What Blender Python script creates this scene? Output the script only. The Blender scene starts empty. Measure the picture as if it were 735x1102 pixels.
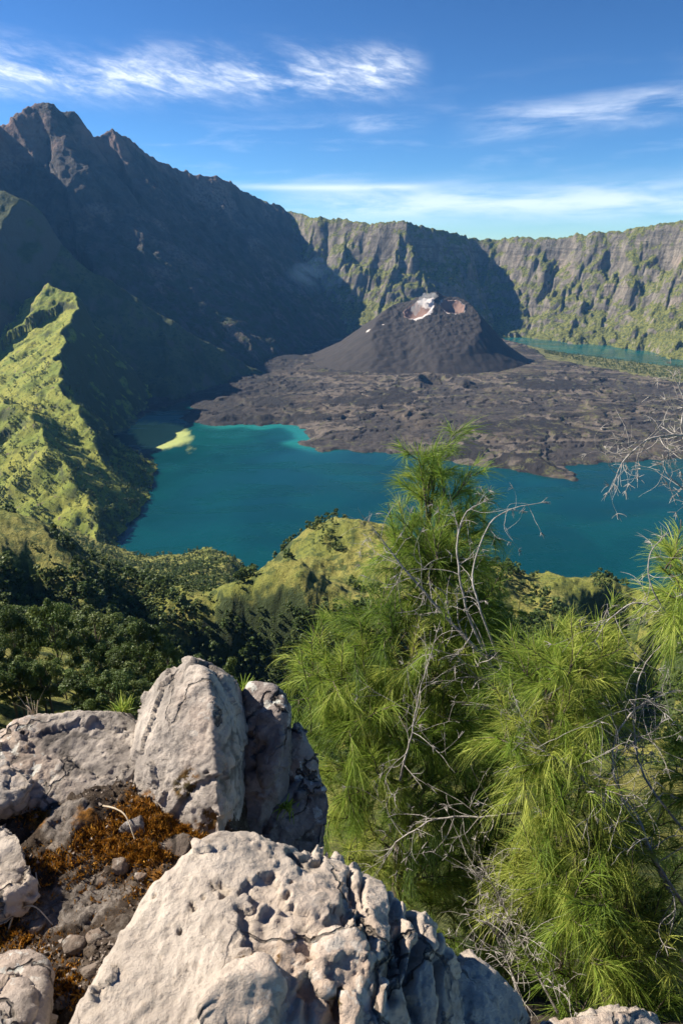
import bpy, bmesh, math, random
import numpy as np
from mathutils import Vector

rng = np.random.default_rng(11)
random.seed(11)
scene = bpy.context.scene
COL = scene.collection
PI = math.pi

# ------------------------------------------------------------------ camera
PITCH = math.radians(21.0)
SP, CP = math.sin(PITCH), math.cos(PITCH)
F = 735.0
def ray(u, v):
    a = (u - 367.5) / F; b = (551.0 - v) / F
    return np.array([a, CP + b * SP, -SP + b * CP])
def at(u, v, Y):            # survey point: direction + forward distance
    r = ray(u, v); return r * (Y / r[1])
def atz(u, v, z):           # survey point on a level
    r = ray(u, v); return r * (z / r[2])
def atd(u, v, D):           # near points, distance along the view axis
    return ray(u, v) * D
cam_d = bpy.data.cameras.new("camera"); cam = bpy.data.objects.new("camera", cam_d)
COL.objects.link(cam); scene.camera = cam
cam.rotation_euler = (PI / 2 - PITCH, 0, 0)
cam_d.sensor_fit = 'VERTICAL'; cam_d.sensor_height = 36; cam_d.sensor_width = 24
cam_d.lens = 36 * F / 1102.0
cam_d.clip_start = 0.05; cam_d.clip_end = 60000
cam_d.dof.use_dof = True; cam_d.dof.focus_distance = 14; cam_d.dof.aperture_fstop = 11

# ------------------------------------------------------------------ noise
def _hash(*a):
    h = np.zeros(a[0].shape, np.uint32) if hasattr(a[0], 'shape') else np.uint32(0)
    for i, x in enumerate(a):
        h = (h ^ (np.asarray(x).astype(np.int64) & 0xffffffff).astype(np.uint32)) * np.uint32(0x9E3779B1 + 2 * i)
        h ^= h >> np.uint32(15); h = h * np.uint32(0x85EBCA77); h ^= h >> np.uint32(13)
    return h
def perlin2(x, y, seed=0):
    xi = np.floor(x).astype(np.int64); yi = np.floor(y).astype(np.int64)
    xf = x - xi; yf = y - yi
    u = xf**3 * (xf * (xf * 6 - 15) + 10); w = yf**3 * (yf * (yf * 6 - 15) + 10)
    def g(ix, iy, fx, fy):
        a = _hash(ix, iy, np.full(ix.shape, seed)).astype(np.float64) * (2 * PI / 4294967296.0)
        return np.cos(a) * fx + np.sin(a) * fy
    n0 = g(xi, yi, xf, yf); n1 = g(xi + 1, yi, xf - 1, yf)
    n2 = g(xi, yi + 1, xf, yf - 1); n3 = g(xi + 1, yi + 1, xf - 1, yf - 1)
    return 1.5 * ((n0 + u * (n1 - n0)) * (1 - w) + (n2 + u * (n3 - n2)) * w)
def perlin3(P, seed=0):
    i = np.floor(P).astype(np.int64); f = P - i
    s = f**3 * (f * (f * 6 - 15) + 10); out = 0
    for c in range(8):
        o = np.array([c & 1, (c >> 1) & 1, c >> 2])
        h = _hash(i[:, 0] + o[0], i[:, 1] + o[1], i[:, 2] + o[2], np.full(len(i), seed))
        g = np.stack([(h & 1023), (h >> 10) & 1023, (h >> 20) & 1023], 1).astype(float) / 511.5 - 1
        d = f - o; wt = np.prod(np.where(o == 1, s, 1 - s), 1)
        out = out + wt * (g * d).sum(1)
    return 1.2 * out
def fbm2(x, y, o=5, seed=0, gain=.5, lac=2.03):
    s = 0; a = 1
    for k in range(o):
        s = s + a * perlin2(x + 17.3 * k, y - 9.1 * k, seed + k); x = x * lac; y = y * lac; a *= gain
    return s
def rid2(x, y, o=5, seed=0, gain=.5, lac=2.07):
    s = 0; a = 1; t = 0
    for k in range(o):
        s = s + a * (1 - 2 * np.abs(perlin2(x + 7.7 * k, y + 3.3 * k, seed + k))); t += a
        x = x * lac; y = y * lac; a *= gain
    return s / t
def fbm3(P, o=4, seed=0, gain=.5, lac=2.05):
    s = 0; a = 1
    for k in range(o):
        s = s + a * perlin3(P + 5.1 * k, seed + k); P = P * lac; a *= gain
    return s
def sst(a, b, x):
    t = np.clip((x - a) / (b - a), 0, 1); return t * t * (3 - 2 * t)

# ------------------------------------------------------------------ mesh + object helpers
def np_mesh(name, V, Fc, smooth=True, attrs=None):
    V = np.ascontiguousarray(V, np.float32); Fc = np.asarray(Fc, np.int32); k = Fc.shape[1]
    me = bpy.data.meshes.new(name)
    me.vertices.add(len(V)); me.vertices.foreach_set('co', V.ravel())
    me.loops.add(Fc.size); me.loops.foreach_set('vertex_index', Fc.ravel())
    me.polygons.add(len(Fc)); me.polygons.foreach_set('loop_start', np.arange(0, Fc.size, k, dtype=np.int32))
    me.polygons.foreach_set('use_smooth', np.full(len(Fc), smooth))
    for an, av in (attrs or {}).items():
        at_ = me.attributes.new(an, 'FLOAT', 'POINT'); at_.data.foreach_set('value', np.ascontiguousarray(av, np.float32))
    me.update(calc_edges=True)
    return me
def link(name, data, mat=None, parent=None, loc=None):
    o = bpy.data.objects.new(name, data); COL.objects.link(o)
    if mat is not None and data is not None and not data.materials: data.materials.append(mat)
    if parent is not None: o.parent = parent
    if loc is not None: o.location = loc
    return o
def tag(o, label=None, cat=None, group=None, kind=None):
    if label: o['label'] = label
    if cat: o['category'] = cat
    if group: o['group'] = group
    if kind: o['kind'] = kind
    return o
def tube(pts, rad, seg=6):
    """tapered tube through points -> V, F(quads)"""
    P = np.asarray(pts, float); n = len(P); R = np.broadcast_to(np.asarray(rad, float), (n,))
    T = np.gradient(P, axis=0); T /= np.linalg.norm(T, axis=1)[:, None] + 1e-9
    ref = np.array([0.31, 0.17, 0.93]) if abs(T[:, 2]).mean() < .8 else np.array([1, .1, .05])
    A = np.cross(T, ref); A /= np.linalg.norm(A, axis=1)[:, None] + 1e-9; B = np.cross(T, A)
    an = np.linspace(0, 2 * PI, seg, endpoint=False)
    V = (P[:, None] + R[:, None, None] * (np.cos(an)[None, :, None] * A[:, None] + np.sin(an)[None, :, None] * B[:, None])).reshape(-1, 3)
    i = np.arange(n - 1)[:, None] * seg; j = np.arange(seg)[None]; jn = (j + 1) % seg
    Fq = np.stack([i + j, i + jn, i + seg + jn, i + seg + j], -1).reshape(-1, 4)
    return V, Fq
class Bag:
    def __init__(s): s.V = []; s.F = []; s.n = 0; s.A = []
    def add(s, V, Fq, a=None):
        s.V.append(V); s.F.append(Fq + s.n); s.n += len(V)
        if a is not None: s.A.append(np.broadcast_to(a, (len(V),)))
    def mesh(s, name, smooth=True):
        return np_mesh(name, np.concatenate(s.V), np.concatenate(s.F), smooth, {'tint': np.concatenate(s.A)} if s.A else None)
def spline(pts, n):
    """Catmull-Rom resample"""
    P = np.asarray(pts, float)
    if len(P) == 2: return P[0] + (P[1] - P[0]) * np.linspace(0, 1, n)[:, None]
    Q = np.vstack([2 * P[0] - P[1], P, 2 * P[-1] - P[-2]])
    t = np.linspace(0, len(P) - 1 - 1e-6, n); i = t.astype(int); f = (t - i)[:, None]
    a, b, c, d = Q[i], Q[i + 1], Q[i + 2], Q[i + 3]
    return .5 * (2 * b + (c - a) * f + (2 * a - 5 * b + 4 * c - d) * f**2 + (3 * b - a - 3 * c + d) * f**3)

# ------------------------------------------------------------------ node material helper
class NT:
    def __init__(s, name):
        s.m = bpy.data.materials.new(name); s.m.use_nodes = True
        s.t = s.m.node_tree; s.p = s.t.nodes['Principled BSDF']; s.out = s.t.nodes['Material Output']
        s.p.inputs['Specular IOR Level'].default_value = .25; s.p.inputs['Roughness'].default_value = .85
        s.co = s.t.nodes.new('ShaderNodeTexCoord').outputs['Object']
    def lk(s, a, b): s.t.links.new(a, b)
    def put(s, sock, v):
        if isinstance(v, bpy.types.NodeSocket): s.lk(v, sock)
        elif isinstance(v, (tuple, list)) and len(v) == 3 and sock.type == 'RGBA': sock.default_value = (*v, 1)
        else: sock.default_value = v
    def noise(s, scale, detail=6, rough=.6, co=None, dist=0, stretch=None):
        n = s.t.nodes.new('ShaderNodeTexNoise'); n.inputs['Scale'].default_value = scale
        n.inputs['Detail'].default_value = detail; n.inputs['Roughness'].default_value = rough; n.inputs['Distortion'].default_value = dist
        c = co or s.co
        if stretch:
            mp = s.t.nodes.new('ShaderNodeMapping'); mp.inputs['Scale'].default_value = stretch; s.lk(c, mp.inputs[0]); c = mp.outputs[0]
        s.lk(c, n.inputs['Vector']); return n.outputs[0]
    def voro(s, scale, feature='F1', co=None, out='Distance'):
        n = s.t.nodes.new('ShaderNodeTexVoronoi'); n.feature = feature; n.inputs['Scale'].default_value = scale
        s.lk(co or s.co, n.inputs['Vector']); return n.outputs[out]
    def ramp(s, fac, a, b, c0=0., c1=1.):
        n = s.t.nodes.new('ShaderNodeMapRange'); n.interpolation_type = 'SMOOTHSTEP'; n.clamp = True
        s.put(n.inputs[0], fac); n.inputs[1].default_value = a; n.inputs[2].default_value = b
        n.inputs[3].default_value = c0; n.inputs[4].default_value = c1; return n.outputs[0]
    def mix(s, fac, a, b, mode='MIX'):
        n = s.t.nodes.new('ShaderNodeMix'); n.data_type = 'RGBA'; n.blend_type = mode
        s.put(n.inputs[0], fac); s.put(n.inputs[6], a); s.put(n.inputs[7], b); return n.outputs[2]
    def math(s, op, a, b=0., c=0.):
        n = s.t.nodes.new('ShaderNodeMath'); n.operation = op
        s.put(n.inputs[0], a); s.put(n.inputs[1], b); s.put(n.inputs[2], c); return n.outputs[0]
    def attr(s, name):
        n = s.t.nodes.new('ShaderNodeAttribute'); n.attribute_name = name; return n.outputs['Fac']
    def sep(s, v):
        n = s.t.nodes.new('ShaderNodeSeparateXYZ'); s.lk(v, n.inputs[0]); return n.outputs
    def normal_z(s):
        return s.sep(s.t.nodes.new('ShaderNodeNewGeometry').outputs['Normal'])[2]
    def rand(s):
        return s.t.nodes.new('ShaderNodeObjectInfo').outputs['Random']
    def bump(s, h, dist, strength=1.):
        n = s.t.nodes.new('ShaderNodeBump'); n.inputs['Distance'].default_value = dist; n.inputs['Strength'].default_value = strength
        s.put(n.inputs['Height'], h); s.lk(n.outputs[0], s.p.inputs['Normal'])
    def col(s, c): s.put(s.p.inputs['Base Color'], c)
# ------------------------------------------------------------------ terrain (metres, camera on the crater rim at z = 0, lake at LAKE)
LAKE = -640.0
def PL(px): return np.array([at(u, v, Y) for u, v, Y in px])

RINJ = np.vstack([[-4600, 3900, 900], [-3300, 4050, 1150], [-2600, 4350, 1180], PL([(0, 135, 4750), (22, 121, 4820), (40, 109, 4890), (48, 108, 4900), (60, 117, 4960), (76, 121, 5000), (83, 133, 5040), (95, 146, 5120),  # first three crest points lie out of view, raised to shade the spur
    (104, 148, 5180), (112, 141, 5230), (120, 139, 5260), (134, 147, 5350), (160, 165, 5500), (190, 180, 5700), (215, 187, 5850), (235, 190, 5950), (262, 205, 6150), (300, 222, 6500)])])
WALL = PL([(280, 214, 6650), (300, 224, 6550), (330, 233, 6350), (360, 235, 6200), (400, 240, 5980), (440, 238, 5850), (470, 245, 5900), (505, 257, 6250), (530, 257, 6230), (560, 256, 6080),
    (600, 255, 5900), (640, 250, 5720), (680, 247, 5560), (735, 236, 5330), (800, 226, 5000), (900, 212, 4500), (1100, 190, 3800)])
SPUR = np.vstack([[-4200, 4300, 700], [-3300, 4000, 620], [-2400, 3700, 430], PL([(0, 206, 3500), (20, 212, 3480), (40, 238, 3480), (60, 262, 3480), (95, 290, 3480), (130, 311, 3500),  # left extension lies out of view, added to throw shade on the spur
    (170, 335, 3520), (210, 358, 3560), (250, 383, 3620), (275, 398, 3660)])])
LITR = np.vstack([[-2100, 3200, -140], PL([(0, 345, 3050), (30, 322, 3050), (57, 305, 3050), (85, 318, 2980), (80, 335, 2840), (72, 355, 2650), (60, 395, 2330), (66, 415, 2180), (84, 440, 2040), (102, 470, 1900),
    (114, 508, 1770), (120, 540, 1660), (116, 565, 1580)])])
RIB2 = PL([(-60, 400, 2150), (-10, 425, 2000), (30, 440, 1900), (45, 465, 1780), (70, 500, 1650), (85, 530, 1560), (98, 560, 1480), (110, 585, 1420)])

def polyridge(X, Y, P):
    best = np.full(X.shape, 1e12); S = np.zeros(X.shape); Z = np.zeros(X.shape); SD = np.zeros(X.shape); s0 = 0
    for a, b in zip(P[:-1], P[1:]):
        dx, dy = b[0] - a[0], b[1] - a[1]; L2 = dx * dx + dy * dy + 1e-9; L = math.sqrt(L2)
        t = np.clip(((X - a[0]) * dx + (Y - a[1]) * dy) / L2, 0, 1)
        ex, ey = X - a[0] - t * dx, Y - a[1] - t * dy
        d2 = ex * ex + ey * ey; m = d2 < best
        best = np.where(m, d2, best); S = np.where(m, s0 + t * L, S); Z = np.where(m, a[2] + t * (b[2] - a[2]), Z)
        SD = np.where(m, np.sign(dx * (Y - a[1]) - dy * (X - a[0])), SD); s0 += L
    return np.sqrt(best), S, Z, SD

def poly_sd(X, Y, P):
    d = np.full(X.shape, 1e12); ins = np.zeros(X.shape, bool)
    for a, b in zip(P, np.roll(P, -1, 0)):
        dx, dy = b[0] - a[0], b[1] - a[1]
        t = np.clip(((X - a[0]) * dx + (Y - a[1]) * dy) / (dx * dx + dy * dy + 1e-9), 0, 1)
        d = np.minimum(d, (X - a[0] - t * dx)**2 + (Y - a[1] - t * dy)**2)
        c = ((a[1] > Y) != (b[1] > Y)) & (X < dx * (Y - a[1]) / (dy if abs(dy) > 1e-9 else 1e-9) + a[0]); ins ^= c
    return np.where(ins, 1, -1) * np.sqrt(d)

def lk_(*px): return np.array([atz(u, v, LAKE)[:2] for u, v in px])
SHORE = [(110, 470), (138, 462), (150, 452), (160, 444), (182, 437), (206, 431), (207, 440), (196, 451), (215, 457), (240, 459), (262, 456), (282, 459), (300, 456), (316, 458), (330, 465), (331, 473), (318, 477),
    (330, 481), (345, 486), (372, 484), (402, 487), (430, 488), (452, 490), (470, 494), (500, 500), (530, 502), (560, 508), (590, 514), (618, 518), (624, 515), (608, 503), (640, 498), (680, 496), (735, 494), (800, 480),
    (900, 440), (820, 408), (735, 396), (690, 391), (640, 385), (600, 380), (570, 373), (548, 367), (530, 364), (500, 362)]
LAND = np.vstack([lk_(*SHORE), [[500, 7600], [-2500, 7600], [-2500, 2500]]])
LAVA = lk_((148, 452), (152, 430), (150, 405), (185, 400), (225, 402), (262, 400), (300, 392), (330, 375), (350, 366), (420, 352), (500, 352), (560, 372), (590, 392), (640, 402), (700, 412), (745, 420), (820, 430), (900, 440),
    (800, 490), (735, 505), (618, 528), (530, 512), (452, 500), (402, 497), (345, 497), (300, 466), (240, 470), (190, 460), (200, 440), (180, 437))
CONE = at(470, 376, 4150)[:2]

# thin-plate sheet of tan(elevation) over (X/Y, ln Y) through surveyed points of the near slopes
NEAR = [(0, 756, 88), (60, 756, 92), (130, 764, 92), (200, 785, 95), (30, 712, 190), (100, 715, 180), (60, 653, 400), (0, 634, 390), (100, 674, 385), (135, 690, 375), (60, 690, 388), (0, 675, 378), (110, 705, 374),
    (20, 610, 800), (100, 622, 800), (160, 645, 700), (150, 684, 420), (215, 740, 405), (270, 722, 418), (270, 765, 408), (330, 720, 410), (330, 765, 400), (420, 760, 372), (500, 770, 365), (600, 770, 370), (650, 690, 497), (700, 735, 455),
    (180, 672, 430), (215, 662, 438), (250, 653, 440), (290, 652, 438), (330, 656, 430), (400, 685, 400), (500, 700, 390), (600, 705, 400),
    (375, 560, 640), (345, 566, 640), (325, 577, 640), (300, 601, 620), (410, 572, 625), (350, 622, 510), (400, 632, 490), (280, 628, 540), (240, 648, 500), (220, 640, 640), (450, 592, 600),
    (500, 609, 585), (545, 615, 560), (600, 622, 540), (650, 641, 520), (700, 679, 480), (740, 703, 450), (820, 745, 420), (560, 650, 480), (620, 655, 490),
    (150, 604, 1330), (200, 603, 1330), (250, 602, 1330), (200, 615, 1080), (250, 612, 1000), (100, 590, 1300), (40, 575, 1250)]
nx = [(p[0] / p[1], math.log(p[1]), p[2] / p[1]) for p in (at(*q) for q in NEAR)]
for th in (-1.5, -.8, -.5, -.25, 0, .25, .5, .8, 1.3):
    for Y, t in ((5, -1.5), (9, -1.3), (18, -1.14), (40, -1.0)): nx.append((th, math.log(Y), t))
for th in (-.1, .1, .3, .5, .7): nx += [(th, math.log(110), -.88), (th, math.log(230), -.95), (th, math.log(310), -.90), (th, math.log(850), float(np.interp(th, [-.1, .1, .3, .5, .7], [-.57, -.60, -.69, -.82, -.88]))), (th, math.log(1150), float(np.interp(th, [-.1, .1, .3, .5, .7], [-.58, -.60, -.65, -.72, -.78])))]
for th in (-2.2, -1.4, -.9): nx += [(th, math.log(110), -.45), (th, math.log(300), -.3), (th, math.log(800), -.42), (th, math.log(1400), -.42)]
for th in (.9, 1.3): nx += [(th, math.log(110), -.7), (th, math.log(300), -.75), (th, math.log(850), -.76), (th, math.log(1400), -.6)]
for th in (-.3, .1, .5, 1.): nx.append((th, math.log(1900), -.40))
nx = np.array(nx)
def _tpsk(dx, dy):
    r2 = dx * dx + dy * dy; return .5 * r2 * np.log(r2 + 1e-12)
SX, SY = 1.0, .45
_n = len(nx); _A = np.zeros((_n + 3, _n + 3))
_A[:_n, :_n] = _tpsk((nx[:, None, 0] - nx[None, :, 0]) * SX, (nx[:, None, 1] - nx[None, :, 1]) * SY) + 1e-5 * np.eye(_n)
_A[:_n, _n] = 1; _A[:_n, _n + 1] = nx[:, 0] * SX; _A[:_n, _n + 2] = nx[:, 1] * SY; _A[_n:, :_n] = _A[:_n, _n:].T
_w = np.linalg.solve(_A, np.concatenate([nx[:, 2], [0, 0, 0]]))
def near_t(th, ly):
    out = _w[_n] + _w[_n + 1] * th * SX + _w[_n + 2] * ly * SY
    for k in range(_n): out = out + _w[k] * _tpsk((th - nx[k, 0]) * SX, (ly - nx[k, 1]) * SY)
    return out

def crater_bowls():
    # centre, radius, rim level of the two vents on the summit
    a = at(437, 334, 4110); b = at(483, 329, 4120); return a, b
VENT_A, VENT_B = crater_bowls()
CONE_TOP = at(462, 320, 4150)[2]

I_NEAR, I_LIT, I_SPUR, I_RINJ, I_WALL, I_LAND = range(6)
def height(X, Y):
    shp = X.shape; X = X.ravel(); Y = Y.ravel()
    n = len(X); Z = np.full((6, n), -9999.0)
    lava = np.zeros(n); aux = np.zeros(n)
    # near slopes
    m = (Y < 1900) & (Y > 3)
    x, y = X[m], Y[m]; z = y * near_t(x / y, np.log(y))
    amp = sst(20, 300, y) * (1 - .7 * sst(355, 385, y) * sst(470, 430, y))
    z = z + amp * (7 * fbm2(x / 90, y / 90, 5, 3) + 5 * rid2(x / 45, y / 60, 4, 8)) + 1.2 * sst(8, 60, y) * fbm2(x / 9, y / 9, 4, 5)
    Z[I_NEAR, m] = np.where(y < 1850, z, -9999)
    # lit ridge with its gullied flanks, and the lower rib in front of it
    m = (Y > 1150) & (Y < 4000) & (X < 300)
    x, y = X[m], Y[m]
    wx = x + 25 * fbm2(x / 140, y / 140, 3, 21); wy = y + 25 * fbm2(x / 140, y / 140, 3, 27)
    d, s, zc, sd = polyridge(wx, wy, LITR)
    g = rid2(s / 110 + .25 * fbm2(x / 200, y / 200, 2, 4), d / 420, 4, 31)
    left = sd > 0     # left of crest walking toward the camera is +x side: dark face
    dd = d + sst(0, 90, d) * 34 * g
    zz = zc - np.where(left, 1.16 + .57 * sst(-480, -340, zc), .50) * dd * (1 + 0 * dd)
    zz = zz + 7 * fbm2(x / 60, y / 60, 5, 41) - 3 * sst(.1, .8, rid2(x / 34 + .4 * fbm2(x / 50, y / 50, 2, 46), y / 48, 4, 45))
    d2, s2, zc2, sd2 = polyridge(wx, wy, RIB2)
    zz2 = zc2 - .62 * (d2 + sst(0, 60, d2) * 22 * rid2(s2 / 80, d2 / 300, 3, 33)) + 6 * fbm2(x / 50, y / 50, 4, 43)
    Z[I_LIT, m] = np.maximum(zz, zz2)
    # dark spur
    m = (Y > 2300) & (Y < 5200) & (X < 400)
    x, y = X[m], Y[m]
    wx = x + 40 * fbm2(x / 260, y / 260, 3, 51); wy = y + 40 * fbm2(x / 260, y / 260, 3, 57)
    d, s, zc, sd = polyridge(wx, wy, SPUR)
    Z[I_SPUR, m] = zc - .66 * (d + sst(0, 120, d) * 22 * rid2(s / 170, d / 700, 4, 61)) + 8 * fbm2(x / 80, y / 80, 5, 63)
    # the big mountain
    m = (Y > 2600); x, y = X[m], Y[m]
    wx = x + 50 * fbm2(x / 500, y / 500, 3, 71); wy = y + 50 * fbm2(x / 500, y / 500, 3, 77)
    d, s, zc, sd = polyridge(wx, wy, RINJ)
    g = rid2(s / 260 + .3 * fbm2(x / 500, y / 500, 2, 74), d / 1600, 5, 81, .55)
    g2 = rid2(s / 70, d / 600, 4, 85, .55)
    dd = d + sst(0, 200, d) * (85 * g + 26 * g2)
    inner = sd < 0
    prof = np.where(inner, 1.0 * dd - .0001 * dd * dd * (dd < 2200), .6 * d)
    prof = np.where(inner & (dd > 2200), 1.0 * 2200 - .0001 * 2200**2 + .5 * (dd - 2200), prof)
    jag = 9 * fbm2(s / 45, 0 * s + 3.3, 4, 88) + 14 * (perlin2(s / 38, 0 * s + 9.1, 5) > .42)
    zr = zc + jag * sst(260, 0, d) * (s > 1500) - prof + 12 * fbm2(x / 60, y / 60, 4, 91)
    Z[I_RINJ, m] = zr
    # caldera wall
    m = (Y > 3000) & (X > -1500); x, y = X[m], Y[m]
    wx = x + 45 * fbm2(x / 420, y / 420, 3, 101); wy = y + 45 * fbm2(x / 420, y / 420, 3, 107)
    d, s, zc, sd = polyridge(wx, wy, WALL)
    s_w = s + 60 * fbm2(x / 180, y / 180, 3, 161) + .25 * d * perlin2(s / 260, d / 900, 3)
    big = rid2(s_w / 430, d / 1500, 3, 111)
    mid_ = rid2(s_w / 150, d / 420, 5, 117, .58)
    fine = rid2(s_w / 48, d / 120, 4, 119, .6)
    blk = fbm2(s_w / 130, d / 90, 4, 123)
    dd = d + sst(0, 130, d) * (88 * big + 46 * mid_ + 11 * fine + 30 * blk)
    dd = np.maximum(dd, 0)
    prof = np.where(dd < 430, 1.36 * dd, 1.36 * 430 + .78 * (dd - 430))
    led = 9 * (.4 + perlin2(s / 300, d / 300, 7)) * np.sin((prof + 40 * fbm2(s / 220, d / 220, 3, 15)) / 17)
    zw = zc + 15 * fbm2(s / 90, 0 * s + 1.7, 5, 127) * sst(200, 0, d) - np.where(sd < 0, prof + led * sst(0, 60, d), .35 * d) + 7 * fbm2(x / 30, y / 30, 4, 129)
    Z[I_WALL, m] = zw
    # caldera floor and lava
    m = (Y > 1500) & (Y < 7600); x, y = X[m], Y[m]
    sd_ = poly_sd(x + 14 * fbm2(x / 45, y / 45, 4, 135), y + 22 * fbm2(x / 60, y / 60, 4, 137), LAND)
    lv = poly_sd(x + 30 * fbm2(x / 90, y / 90, 4, 131), y + 40 * fbm2(x / 90, y / 90, 4, 133), LAVA)
    lv = sst(-15, 15, lv)
    rc = np.hypot(x - CONE[0], y - CONE[1])
    # flow lobes: noise advected away from the vent
    ang = np.arctan2(x - CONE[0], -(y - CONE[1]))
    fl = rid2(ang * 6 + .9 * fbm2(x / 300, y / 300, 3, 141), rc / 900, 4, 143) * sst(250, 900, rc)
    lob = rid2(x / 130 + .5 * fbm2(x / 200, y / 200, 2, 147), y / 170, 5, 149, .58)
    rough = rid2(x / 15, y / 20, 4, 151, .62)
    h = np.clip(sd_ * .55, -40, 9) + np.clip(sd_, 0, 900) * .035 + 55 * np.exp(-(rc / 700)**2)
    zn = fbm2(x / 330 + .6 * fbm2(x / 150, y / 150, 3, 177), y / 260, 4, 173) + .35 * np.sin(ang * 9 + rc / 260)
    stp = sst(-.02, .05, zn - .0) + sst(.28, .33, zn) + sst(-.36, -.31, zn)
    h = np.clip(sd_ * .4, -40, 5) + np.clip(sd_, 0, 900) * .026 + 30 * np.exp(-(rc / 620)**2) + lv * sst(20, 90, sd_) * (6 * stp - 4) * sst(480, 850, rc)
    aux[m] = zn
    hm = np.array(at(468, 428, 3250)); r2 = np.hypot(x - hm[0] - 20, (y - hm[1]) * .8)
    h = h + lv * sst(0, 90, sd_) * (5 * fl + 1.6 * lob * sst(-.2, .5, fbm2(x / 420, y / 420, 3, 171)) + 1.5 * rough * (1 - .7 * sst(.02, .12, zn) * sst(.36, .26, zn))) + 2 * fbm2(x / 40, y / 40, 4, 153)
    h = h + 30 * np.exp(-((r2 - 110) / 45)**2) * sst(-90, 0, y - hm[1])
    Z[I_LAND, m] = LAKE + h
    lava[m] = lv
    i = Z.argmax(0); z = Z.max(0)
    global AUX; AUX = aux.reshape(shp)
    return z.reshape(shp), i.reshape(shp), lava.reshape(shp)

QUAL = 1.0
th = np.concatenate([np.linspace(-2.3, -.66, 70, endpoint=False), np.linspace(-.66, .66, int(900 * QUAL)), np.linspace(.66, 1.3, 41)[1:]])
def geo(a, b, r): return a * r ** np.arange(0, math.log(b / a) / math.log(r))
Yr = np.concatenate([geo(5, 60, 1.03), geo(60, 1350, 1.007), np.arange(1350, 3300, 6.5), np.arange(3300, 5000, 9), np.arange(5000, 6650, 6.0), np.arange(6650, 7500, 50)])
TH, YY = np.meshgrid(th, Yr); XX = TH * YY
ZZ, II, LV = height(XX, YY); FLOWZ = AUX.copy()
def slope_of():
    gy = np.gradient(ZZ, axis=0) / np.gradient(YY, axis=0); gx = np.gradient(ZZ, axis=1) / np.gradient(XX, axis=1)
    return gx, gy
nr, nc = TH.shape
vid = np.arange(nr * nc).reshape(nr, nc)
quad = np.stack([vid[:-1, :-1], vid[:-1, 1:], vid[1:, 1:], vid[1:, :-1]], -1).reshape(-1, 4)
qi = II[:-1, :-1].ravel()
zmax = np.maximum.reduce([ZZ[:-1, :-1], ZZ[1:, :-1], ZZ[:-1, 1:], ZZ[1:, 1:]]).ravel()
quad_ok = zmax > LAKE - 45
VALL = np.stack([XX.ravel(), YY.ravel(), ZZ.ravel()], 1)
def sub_terrain(name, idx, mat, label, cat, extra=None):
    m = (qi == idx) & quad_ok; q = quad[m]
    used = np.zeros(nr * nc, bool); used[q.ravel()] = True
    re = np.cumsum(used) - 1
    V = VALL[used]
    me = np_mesh(name, V, re[q], True, {'lava': LV.ravel()[used], 'flow': FLOWZ.ravel()[used]})
    o = link(name, me, mat); tag(o, label, cat, kind='structure'); return o
def ground_z(x, y):
    z, i, l = height(np.atleast_1d(np.asarray(x, float)), np.atleast_1d(np.asarray(y, float))); return z, i
# ------------------------------------------------------------------ materials
def m_grass():
    s = NT('hill_grass'); n1 = s.noise(.012, 6, .6); n2 = s.noise(.09, 6, .65); n3 = s.noise(.5, 5, .7)
    c = s.mix(s.ramp(n1, .35, .65), (.18, .225, .030), (.31, .31, .05))
    c = s.mix(s.ramp(n2, .5, .68), c, (.075, .10, .022))
    c = s.mix(s.ramp(n3, .56, .7), c, (.05, .07, .018))
    c = s.mix(s.ramp(s.noise(.03, 6, .7), .60, .66), c, (.16, .125, .075))
    c = s.mix(s.ramp(s.normal_z(), .74, .5), c, (.065, .078, .028))
    s.col(c); s.bump(s.math('ADD', s.math('MULTIPLY', n2, 2.), n3), 3.5); return s.m
def m_near():
    s = NT('slope_scrub'); n1 = s.noise(.02, 6, .6); n2 = s.noise(.12, 6, .65); n3 = s.noise(.8, 6, .7)
    c = s.mix(s.ramp(n1, .4, .6), (.19, .205, .040), (.29, .265, .068))
    c = s.mix(s.ramp(n2, .47, .62), c, (.075, .10, .025))
    c = s.mix(s.ramp(n3, .5, .66), c, (.05, .075, .02))
    c = s.mix(s.ramp(s.normal_z(), .80, .66), c, (.045, .065, .02))
    s.col(c); s.bump(s.math('ADD', s.math('MULTIPLY', n2, 2.), n3), 2.0); return s.m
def m_spur():
    s = NT('dark_spur_grass'); n1 = s.noise(.008, 6, .6); n2 = s.noise(.06, 6, .65)
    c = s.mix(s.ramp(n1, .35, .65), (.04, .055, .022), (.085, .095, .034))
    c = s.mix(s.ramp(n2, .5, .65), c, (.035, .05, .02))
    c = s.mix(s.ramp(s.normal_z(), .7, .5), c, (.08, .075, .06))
    s.col(c); s.bump(n2, 8); return s.m
def m_mountain():
    s = NT('mountain_rock'); n1 = s.noise(.0025, 7, .62); n2 = s.noise(.012, 7, .65, stretch=(1, 1, .35)); n3 = s.noise(.05, 6, .7)
    z = s.sep(s.co)[2]
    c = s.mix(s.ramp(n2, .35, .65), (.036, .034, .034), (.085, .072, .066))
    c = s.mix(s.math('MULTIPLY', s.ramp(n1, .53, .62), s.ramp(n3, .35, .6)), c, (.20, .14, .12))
    veg = s.math('MULTIPLY', s.ramp(z, 250, -350), s.ramp(n2, .6, .42))
    c = s.mix(veg, c, (.045, .058, .022))
    c = s.mix(s.math('MULTIPLY', s.ramp(z, 350, 700), s.ramp(n1, .42, .55)), c, (.20, .13, .11))
    s.col(c); s.bump(s.math('ADD', s.math('MULTIPLY', n2, 2.), n3), 22); return s.m
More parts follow.
